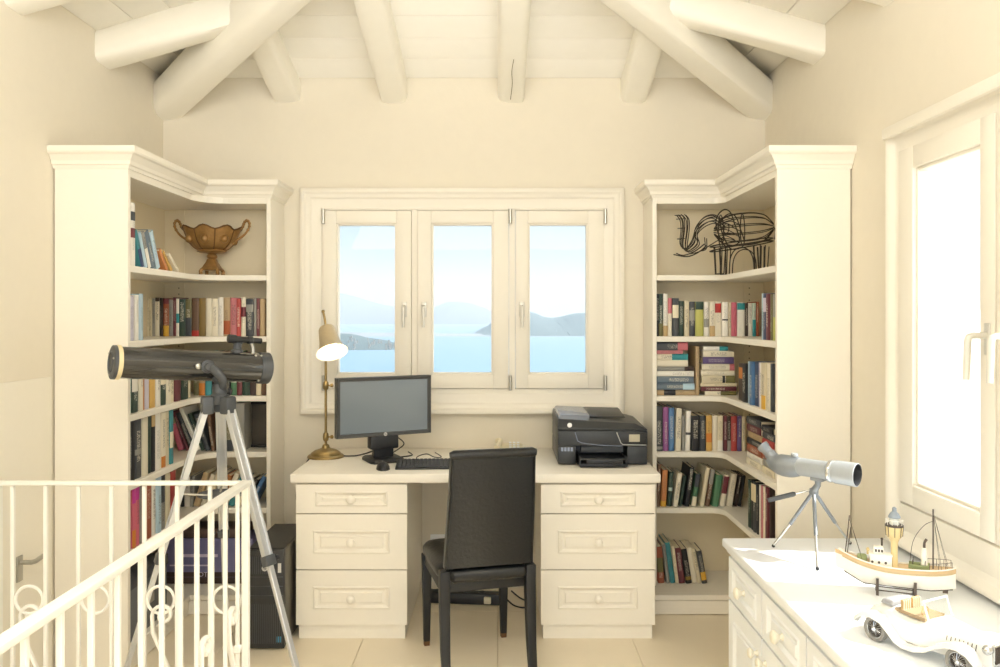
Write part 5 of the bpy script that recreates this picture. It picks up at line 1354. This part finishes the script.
# ------------------------------------------------------------ model lightship
ship = thing('model_lightship', 'white wooden model lightship with yellow lantern tower on a stand', 'model ship', (1.135, 2.295, CH), math.atan2(-0.125, 0.30))
ship.scale = (0.88, 0.88, 0.95)
M_HULLW = mat('ship_white', '#f3efe6', 0.5, bump=0.1, scale=60, vary=0.05)
M_HULLT = mat('ship_ochre', '#d2b489', 0.55, bump=0.1, scale=60, vary=0.1)
M_DECK = mat('ship_deck', '#c4ad86', 0.6, vary=0.12, scale=40, stretch=(1, 12, 1))
M_SHIPD = mat('ship_dark', '#544a44', 0.6, vary=0.12)
M_SHIPG = mat('ship_green', '#8f9a6a', 0.6, vary=0.12)
HLn = 0.172
def hull_sec(f, sheer=True):
    # f from -1 (bow, left) to 1 (stern)
    w = 0.036 * max(0.03, (1 - abs(f) ** (2.6 if f < 0 else 5.0))) ** 0.75
    top_ = 0.088 + 0.034 * (f ** 2 if f < 0 else 0.35 * f * f)
    keel = 0.026 + (0.040 * max(0, -f - 0.55) / 0.45 if f < -0.55 else 0) + (0.012 * max(0, f - 0.6) / 0.4)
    return w, top_, keel
def hull_loops(z_lo, z_hi, grow=0.0):
    loops = []
    for k in range(25):
        f = -1 + 2 * k / 24
        w, t_, kl = hull_sec(f)
        xx = f * HLn - (0.010 if f < -0.97 else 0)
        H = t_ - kl
        lo = []
        for j in range(7):
            g = z_lo + (z_hi - z_lo) * j / 6
            ww = w * (g ** 0.45) + grow
            lo.append((xx, -ww, kl + H * g))
        hi = [(xx, -p[1], p[2]) for p in reversed(lo)]
        loops.append(lo + hi)
    return loops
MB().loft(hull_loops(0.02, 0.80)).build('hull', M_HULLW, ship, smooth=True)
MB().loft(hull_loops(0.80, 0.97, 0.0008)).build('rubbing_strake', M_HULLT, ship, smooth=True)
dk = MB(); vs_, fs_ = [], []
for k in range(25):
    f = -1 + 2 * k / 24; w, t_, kl = hull_sec(f)
    vs_ += [(f * HLn, -w * 0.96, t_ - 0.010), (f * HLn, w * 0.96, t_ - 0.010), (f * HLn, w * 0.96, t_ - 0.016), (f * HLn, -w * 0.96, t_ - 0.016)]
dk.loft([vs_[i:i + 4] for i in range(0, len(vs_), 4)]).build('deck', M_DECK, ship)
bw_ = MB()
for sg in (-1, 1):
    bw_.tube([(f * HLn, sg * hull_sec(f)[0], hull_sec(f)[1] + 0.001) for f in [-1 + 2 * k / 24 for k in range(25)]], 0.0022, 6)
bw_.build('gunwale', M_HULLW, ship, smooth=True)
MB().tube([(f * HLn, 0, hull_sec(f)[2] - 0.001) for f in [-0.9 + 1.85 * k / 20 for k in range(21)]], 0.0022, 6).build('keel', M_SHIPD, ship)
MB().box(-0.115, -0.085, -0.018, 0.018, 0.082, 0.112).build('fore_hatch', M_SHIPG, ship, bevel=0.006)
MB().box(-0.078, -0.012, -0.020, 0.020, 0.078, 0.118).build('cabin', M_HULLW, ship, bevel=0.003)
MB().box(-0.080, -0.010, -0.023, 0.023, 0.118, 0.122).build('cabin_roof', M_HULLW, ship, bevel=0.001)
MB().box(-0.066, -0.036, -0.016, 0.016, 0.122, 0.142).build('wheelhouse', M_HULLW, ship, bevel=0.003)
for x_ in (-0.062, -0.053, -0.044):
    MB().box(x_, x_ + 0.006, -0.0172, -0.0158, 0.128, 0.136).build('wheelhouse_window', M_SHIPD, ship)
for x_ in (-0.07, -0.05, -0.03):
    MB().lathe([(0.004, 0), (0.004, 0.001)], 12, Matrix.Translation((x_, -0.0202, 0.098)) @ Matrix.Rotation(PI / 2, 4, 'X')).build('porthole', M_SHIPD, ship)
# lantern tower
M_YEL = mat('glare_pale_yellow', '#dcc794', 0.5, vary=0.1, scale=50)  # strong sun on the lantern is put into the colour as a paler yellow
M_ROOFB = mat('lantern_roof', '#8f9aa6', 0.5, vary=0.08)
LT = Matrix.Translation((-0.004, 0, 0))
tw = MB().lathe([(0.012, 0.078), (0.010, 0.12), (0.011, 0.158), (0.016, 0.170), (0.022, 0.176)], 16, LT).build('lantern_tower', M_YEL, ship, smooth=True)
MB().lathe([(0.020, 0.176), (0.024, 0.180), (0.0265, 0.206), (0.026, 0.208)], 16, LT).build('lantern_gallery', M_YEL, ship, smooth=True)
for a_ in range(8):
    MB().tube([(-0.004 + 0.0245 * math.cos(a_ * PI / 4), 0.0245 * math.sin(a_ * PI / 4), 0.178), (-0.004 + 0.027 * math.cos(a_ * PI / 4), 0.027 * math.sin(a_ * PI / 4), 0.208)], 0.0012, 5).build('gallery_rib', M_SHIPD, tw)
MB().lathe([(0.027, 0.207), (0.028, 0.209), (0.028, 0.212), (0.027, 0.213)], 20, LT).build('gallery_rim', M_SHIPD, ship, smooth=True)
MB().lathe([(0.015, 0.212), (0.015, 0.234)], 16, LT).build('lantern_house', mat('lantern_glass', '#d9dcd6', 0.25, vary=0.1, scale=80), ship, smooth=True)
for a_ in range(10):
    MB().tube([(-0.004 + 0.0255 * math.cos(a_ * PI / 5), 0.0255 * math.sin(a_ * PI / 5), 0.212), (-0.004 + 0.0255 * math.cos(a_ * PI / 5), 0.0255 * math.sin(a_ * PI / 5), 0.227)], 0.0009, 5).build('gallery_post', M_HULLW, tw)
MB().tube([(-0.004 + 0.0255 * math.cos(a_ * PI / 10), 0.0255 * math.sin(a_ * PI / 10), 0.227) for a_ in range(20)], 0.001, 5, closed=True).build('gallery_handrail', M_HULLW, ship)
MB().lathe([(0.018, 0.233), (0.019, 0.236), (0.013, 0.246), (0.007, 0.252), (0.0065, 0.262), (0.003, 0.265)], 18, LT).build('lantern_roof', M_ROOFB, ship, smooth=True)
# masts, funnel, boats, rigging
MB().tube([(-0.152, 0, 0.10), (-0.138, 0, 0.228)], 0.0018, 7).build('foremast', M_SHIPD, ship, smooth=True)
MB().tube([(0.108, 0, 0.07), (0.108, 0, 0.268)], 0.0024, 8).build('mainmast', M_SHIPD, ship, smooth=True)
MB().tube([(-0.145, 0.012, 0.105), (-0.134, 0.004, 0.19)], 0.0014, 7).build('foremast_strut', M_SHIPD, ship, smooth=True)
MB().lathe([(0.011, 0.078), (0.009, 0.128), (0.007, 0.146), (0.0065, 0.150)], 14, Matrix.Translation((0.083, 0.004, 0))).build('funnel', M_HULLW, ship, smooth=True)
MB().tube(spline([(0.083, 0.004, 0.148), (0.084, 0.004, 0.165), (0.090, 0.004, 0.176)], 4), 0.004, 8).build('funnel_cowl', M_SHIPD, ship, smooth=True)
for (x_, y_) in ((0.066, -0.018), (0.070, 0.016)):
    lp = []
    for k in range(9):
        f = -1 + k / 4; w = 0.009 * max(0.05, 1 - f * f) ** 0.6
        lp.append([(x_ + f * 0.030, y_ - w, 0.100 + 0.003 * f * f), (x_ + f * 0.030, y_ - w * 0.6, 0.090), (x_ + f * 0.030, y_ + w * 0.6, 0.090), (x_ + f * 0.030, y_ + w, 0.100 + 0.003 * f * f)])
    MB().loft(lp).build('lifeboat', M_SHIPG, ship, smooth=True)
    for dx_ in (-0.018, 0.018):
        MB().tube(spline([(x_ + dx_, y_ * 0.7, 0.078), (x_ + dx_, y_ * 0.7, 0.105), (x_ + dx_, y_ * 1.1, 0.116)], 3), 0.0012, 5).build('davit', M_SHIPD, ship)
MB().tube(spline([(0.040, 0, 0.085), (0.050, 0, 0.165), (0.080, 0, 0.215), (0.107, 0, 0.232)], 5), 0.0009, 5).build('stay_rope', M_SHIPD, ship)
for (x_, y_) in ((0.150, 0.0), (0.130, -0.026), (0.130, 0.026), (0.155, 0.02)):
    MB().tube([(x_, y_, 0.090), (0.108, 0, 0.258)], 0.0006, 4).build('rigging_rope', M_SHIPD, ship)
for (x_, y_) in ((-0.10, -0.02), (-0.10, 0.02)):
    MB().tube([(x_, y_, 0.10), (-0.139, 0, 0.22)], 0.0006, 4).build('rigging_rope', M_SHIPD, ship)
for sg in (-1, 1):
    sr_ = MB()
    pts = [(f * HLn, sg * hull_sec(f)[0] * 0.92, hull_sec(f)[1] + 0.020) for f in (0.55, 0.7, 0.82, 0.93)]
    sr_.tube(pts, 0.0008, 5)
    for p in pts: sr_.tube([p, (p[0], p[1], p[2] - 0.022)], 0.0009, 5)
    sr_.build('stern_rail', M_SHIPD, ship)
MB().lathe([(0.004, 0), (0.004, 0.012), (0.006, 0.014), (0.003, 0.02)], 10, Matrix.Translation((-0.082, 0.012, 0.112))).build('ventilator', M_YEL, ship, smooth=True)
MB().lathe([(0.003, 0), (0.003, 0.018), (0.005, 0.02), (0.002, 0.024)], 10, Matrix.Translation((-0.04, 0.012, 0.142))).build('whistle', M_SHIPD, ship, smooth=True)
for x_ in (-0.055, 0.055):
    cr_ = MB()
    cr_.prism([(-0.030, 0), (-0.018, 0), (-0.014, 0.018), (0.014, 0.018), (0.018, 0), (0.030, 0), (0.032, 0.052), (0.024, 0.050), (0.010, 0.026), (-0.010, 0.026), (-0.024, 0.050), (-0.032, 0.052)], x_ - 0.004, x_ + 0.004, 'x')
    cr_.build('cradle', M_SHIPD, ship)
for y_ in (-0.02, 0.02):
    MB().tube([(-0.055, y_, 0.014), (0.055, y_, 0.014)], 0.002, 6).build('stand_rod', M_SHIPD, ship)
MB().box(0.135, 0.150, -0.0015, 0.0015, 0.022, 0.055).build('rudder', M_SHIPD, ship)

# ------------------------------------------------------------ white model roadster
hdg = math.atan2(-0.19, 0.096)
car = thing('model_roadster', 'white vintage open roadster model with wire wheels on the chest', 'model car', (1.030, 1.905, CH), hdg)
M_CAR = mat('car_white', '#f4f3ee', 0.22, vary=0.01, coat=0.5)
M_TYRE = mat('tyre_rubber', '#8f8c86', 0.7, vary=0.08)
M_TANL = mat('tan_leather', '#c7a877', 0.55, bump=0.1, scale=90, vary=0.1)
M_GREYT = mat('folded_hood', '#a6a7ab', 0.7, bump=0.1, scale=90, vary=0.12)
WB, TR, WR = 0.215, 0.062, 0.030     # wheelbase, half track, wheel radius
def car_sec(x, hw_b, hw_t, z0, z1, rnd=0.5):
    return [(x, -hw_b, z0), (x, -hw_b * 1.02, z0 + (z1 - z0) * 0.4), (x, -hw_t, z0 + (z1 - z0) * 0.82), (x, -hw_t * 0.55, z1 * 0.985 + z0 * 0.015), (x, 0, z1), (x, hw_t * 0.55, z1 * 0.985 + z0 * 0.015), (x, hw_t, z0 + (z1 - z0) * 0.82), (x, hw_b * 1.02, z0 + (z1 - z0) * 0.4), (x, hw_b, z0)]
secs = [(-0.165, 0.030, 0.018, 0.034, 0.050), (-0.150, 0.040, 0.028, 0.028, 0.066), (-0.115, 0.046, 0.038, 0.024, 0.086), (-0.080, 0.048, 0.044, 0.022, 0.092), (-0.060, 0.048, 0.045, 0.022, 0.082), (-0.030, 0.048, 0.045, 0.022, 0.078), (0.010, 0.047, 0.044, 0.022, 0.084), (0.022, 0.045, 0.040, 0.022, 0.092), (0.060, 0.040, 0.034, 0.022, 0.090), (0.120, 0.030, 0.025, 0.024, 0.084), (0.150, 0.024, 0.020, 0.026, 0.080), (0.156, 0.018, 0.014, 0.030, 0.074)]
MB().loft([car_sec(*s_) for s_ in secs]).build('body', M_CAR, car, smooth=True)
# cockpit opening, seats, folded hood
MB().prism([(-0.075, -0.034), (-0.075, 0.034), (0.006, 0.036), (0.006, -0.036)], 0.080, 0.0875, 'z').build('cockpit', mat('cockpit_dark', '#a58f70', 0.7, vary=0.1), car)
for sy in (-0.018, 0.018):
    st_ = MB().loft([[(-0.062 + a, sy + b_, z) for a, b_ in ((0, -0.015), (0.008, -0.015), (0.008, 0.015), (0, 0.015))] for z in (0.080, 0.112)])
    so = st_.build('seat', M_TANL, car, bevel=0.004)
    for q_ in range(4):
        MB().tube([(-0.0535, sy - 0.011 + q_ * 0.0075, 0.083), (-0.0535, sy - 0.011 + q_ * 0.0075, 0.110)], 0.0014, 5).build('seat_ridge', M_HULLW, so)
MB().loft([[(-0.118, -0.034 + 0.0, 0.086), (-0.118, 0.034, 0.086), (-0.076, 0.040, 0.088), (-0.076, -0.040, 0.088)], [(-0.112, -0.032, 0.099), (-0.112, 0.032, 0.099), (-0.078, 0.038, 0.104), (-0.078, -0.038, 0.104)]]).build('folded_hood', M_GREYT, car, bevel=0.005)
ws_ = MB().tube([(0.020, -0.042, 0.086), (0.006, -0.042, 0.128), (0.006, 0.042, 0.128), (0.020, 0.042, 0.086)], 0.0028, 7)
wso = ws_.build('windscreen_frame', M_CAR, car)
MB().loft([[(0.0195, -0.040, 0.088), (0.0195, 0.040, 0.088), (0.0065, 0.040, 0.127), (0.0065, -0.040, 0.127)], [(0.0205, -0.040, 0.088), (0.0205, 0.040, 0.088), (0.0075, 0.040, 0.127), (0.0075, -0.040, 0.127)]]).build('windscreen', m_glass, wso)
MB().tube([(-0.006 + 0.0, -0.018 + 0.012 * math.cos(2 * PI * k / 16), 0.098 + 0.011 * math.sin(2 * PI * k / 16)) for k in range(16)], 0.0012, 5, closed=True).build('steering_wheel', M_TANL, car)
# wheels and sweeping wings
for wx in (-WB / 2 + 0.002, WB / 2):
    for sy in (-1, 1):
        Wm = Matrix.Translation((wx, sy * TR, WR)) @ Matrix.Rotation(PI / 2 * -sy, 4, 'X')
        wl = MB().lathe([(WR * 0.72, -0.009), (WR * 0.94, -0.010), (WR, -0.006), (WR, 0.006), (WR * 0.94, 0.010), (WR * 0.72, 0.009), (WR * 0.70, 0.006), (WR * 0.70, -0.006)], 28, Wm, cap=False)
        wheel = wl.build('wheel', M_TYRE, car, smooth=True)
        rm = MB().tube([Wm @ Vector((WR * 0.70 * math.cos(2 * PI * k / 24), WR * 0.70 * math.sin(2 * PI * k / 24), 0.006)) for k in range(24)], 0.0015, 6, closed=True)
        rm.build('rim', M_CHROME, wheel, smooth=True)
        sp_ = MB()
        for k in range(18):
            a = 2 * PI * k / 18
            sp_.tube([Wm @ Vector((WR * 0.15 * math.cos(a + 0.3), WR * 0.15 * math.sin(a + 0.3), 0.008)), Wm @ Vector((WR * 0.7 * math.cos(a), WR * 0.7 * math.sin(a), 0.003))], 0.0006, 4)
        sp_.build('spokes', M_CHROME, wheel)
        MB().lathe([(WR * 0.2, 0.002), (WR * 0.2, 0.010), (WR * 0.1, 0.013)], 12, Wm).build('hub', M_CHROME, wheel, smooth=True)
        MB().lathe([(WR * 0.68, -0.004), (WR * 0.68, -0.002)], 20, Wm).build('brake_drum', M_SHIPD, wheel)
for sy in (-1, 1):
    def wing(path, name):
        lp = []
        for (x_, z_, hw_, tk) in path:
            yc = sy * (TR - 0.002)
            lp.append([(x_, yc - sy * hw_, z_ - 0.004), (x_, yc - sy * hw_ * 0.8, z_ + tk * 0.6), (x_, yc, z_ + tk), (x_, yc + sy * hw_ * 0.7, z_ + tk * 0.6), (x_, yc + sy * hw_ * 0.9, z_ - 0.008), (x_, yc + sy * hw_ * 0.8, z_ - 0.009), (x_, yc + sy * hw_ * 0.6, z_ + tk * 0.6 - 0.003), (x_, yc, z_ + tk - 0.003), (x_, yc - sy * hw_ * 0.75, z_ + tk * 0.6 - 0.003)])
        MB().loft(lp).build(name, M_CAR, car, smooth=True)
    wing([(-0.172, 0.026, 0.014, 0.003), (-0.160, 0.044, 0.017, 0.004), (-0.140, 0.060, 0.019, 0.005), (-0.112, 0.066, 0.020, 0.006), (-0.085, 0.060, 0.019, 0.005), (-0.066, 0.042, 0.017, 0.004), (-0.050, 0.026, 0.014, 0.003), (-0.030, 0.019, 0.013, 0.002)], 'rear_wing')
    wing([(-0.030, 0.019, 0.013, 0.002), (0.000, 0.021, 0.013, 0.002), (0.030, 0.032, 0.015, 0.003), (0.060, 0.052, 0.018, 0.004), (0.085, 0.063, 0.020, 0.005), (0.108, 0.066, 0.020, 0.006), (0.130, 0.060, 0.019, 0.005), (0.146, 0.044, 0.016, 0.004), (0.152, 0.034, 0.013, 0.003)], 'front_wing')
    MB().ball((0.150, sy * 0.030, 0.066), (0.011, 0.011, 0.011), 12).build('headlamp', M_CHROME, car, smooth=True)
MB().box(0.153, 0.160, -0.020, 0.020, 0.030, 0.076).build('grille', M_CHROME, car, bevel=0.003)
for k in range(7):
    MB().box(0.1605, 0.1615, -0.017 + k * 0.0053, -0.0155 + k * 0.0053, 0.034, 0.072).build('grille_bar', M_SHIPD, car)
MB().tube([(0.172, -0.062, 0.032), (0.174, 0.0, 0.032), (0.172, 0.062, 0.032)], 0.003, 7).build('bumper', M_CHROME, car, smooth=True)
for k in range(8):
    MB().tube([(0.060 + k * 0.009, -0.0385 + k * 0.0013, 0.052), (0.062 + k * 0.009, -0.0375 + k * 0.0013, 0.068)], 0.0009, 5).build('bonnet_louvre', M_SHIPD, car)

# ------------------------------------------------------------ outdoors: added white slope, sea, hills
M_GLARE_SLOPE = mat('slope_white', '#f2efe8', 0.9, bump=0.1, scale=3, vary=0.03)  # for an added slope that catches sun and fills the window with white
yd = MB().loft([[(1.75, -6, -0.6), (1.75, 14, -0.6), (1.75, 14, -0.35), (1.75, -6, -0.35)], [(24, -10, -0.6), (24, 60, -0.6), (24, 60, 1.75), (24, -10, 1.75)]])
yo = struct('glare_slope', yd, M_GLARE_SLOPE, 'sunlit white slope added outside the right window for its glare')
SEA = -60.0
m_sea = mat('sea_water', '#6c8698', 0.45, bump=0.25, scale=0.02, vary=0.10, stretch=(0.3, 1, 1), spec=0.3)
MB_sea = MB().box(-9000, 9000, 250, 9500, SEA - 5, SEA)
so_ = struct('sea', MB_sea, m_sea, 'pale blue bay beyond the window')
def ridge(name, pts, yc, depth, m, label, seed):
    """Mountain ridge: pts = [(px, py)] skyline seen at depth yc; slopes fall to the sea in front and behind."""
    rnd = random.Random(seed)
    P = spline([(PX(a, yc), 0, PZ(b_, yc)) for a, b_ in pts], 8)
    mbx = MB(); loops = []
    rows = 12
    for i, p in enumerate(P):
        lp = []
        for j in range(rows + 1):
            f = j / rows; g = 1 - abs(2 * f - 1)
            jit = 0 if j in (0, rows) else rnd.uniform(-0.012, 0.012)
            z = SEA - 2 + (p.z - SEA) * max(0, (g ** 0.85) + (jit * (1 - g) * g * 3 if j != rows // 2 else 0))
            lp.append((p.x + rnd.uniform(-1, 1) * depth * 0.004, yc - depth * 0.5 + depth * f, z))
        loops.append(lp)
    mbx.loft(loops, cap=False, closed=False)
    return struct(name, mbx, m, label, smooth=True)
m_hill = mat('dry_hillside', '#4c5a5c', 0.95, vary=0.3, scale=0.01)
m_far = mat('haze_blue_mountain', '#55617a', 0.95, vary=0.2, scale=0.004)  # blue of the distant haze is put into this base colour
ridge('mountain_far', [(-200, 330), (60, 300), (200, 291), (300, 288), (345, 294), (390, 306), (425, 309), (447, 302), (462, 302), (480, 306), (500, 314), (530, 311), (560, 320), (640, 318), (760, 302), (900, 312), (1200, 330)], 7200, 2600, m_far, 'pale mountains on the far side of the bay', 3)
ridge('mountain_near', [(466, 336.5), (486, 326), (500, 318), (515, 316), (528, 311.5), (545, 316.5), (556, 317), (572, 313.5), (590, 312), (640, 309), (700, 300), (780, 306), (900, 322), (980, 336)], 3100, 1400, m_hill, 'darker hill by the water in the right pane', 5)
ridge('far_shore', [(-100, 330), (200, 331), (330, 331.5), (420, 332.6), (470, 333), (520, 332), (640, 332.5), (900, 330)], 2600, 500, mat('sandy_shore', '#7d8288', 0.95, vary=0.2, scale=0.02), 'low shore line along the bay', 8)
pen = ridge('headland', [(120, 330), (240, 326), (300, 328), (335, 332), (352, 333), (368, 336.5), (385, 339), (400, 343), (420, 345), (440, 347.4), (448, 348.6)], 1560, 260, m_hill, 'low headland dotted with houses in the left pane', 11)
hs = MB(); rnd = random.Random(4)
for k in range(110):
    px_ = rnd.uniform(250, 405); t_ = rnd.uniform(0.0, 1)
    yv = 1560 - 125 + 95 * t_
    zv = SEA + 1.5 + (PZ(330 + max(0, (px_ - 335)) * 0.16, 1560) - SEA) * 0.75 * t_
    xv = PX(px_, yv); w = rnd.uniform(0.9, 1.7)
    hs.box(xv - w, xv + w, yv - w, yv + w, zv - 6, zv + rnd.uniform(1, 2.2))
ho = hs.build('town_houses', mat('town_white', '#8d8d8c', 0.9, vary=0.2, scale=0.05), None)
ho['kind'] = 'stuff'; tag(ho, 'tiny pale houses scattered over the headland', 'houses')
# sea haze over the bay
m_haze = bpy.data.materials.new('sea_haze'); m_haze.use_nodes = True
nt = m_haze.node_tree; nt.nodes.clear()
_o = nt.nodes.new('ShaderNodeOutputMaterial'); _v = nt.nodes.new('ShaderNodeVolumeScatter')
_v.inputs['Color'].default_value = (0.40, 0.49, 0.58, 1); _v.inputs['Density'].default_value = 0.00030; _v.inputs['Anisotropy'].default_value = 0.0
nt.links.new(_v.outputs[0], _o.inputs['Volume'])
hz_ = MB().box(-8800, 8800, 300, 9000, SEA + 0.5, 420).build('sea_haze', m_haze, None)
hz_['kind'] = 'stuff'; tag(hz_, 'thin pale haze hanging over the bay', 'haze')
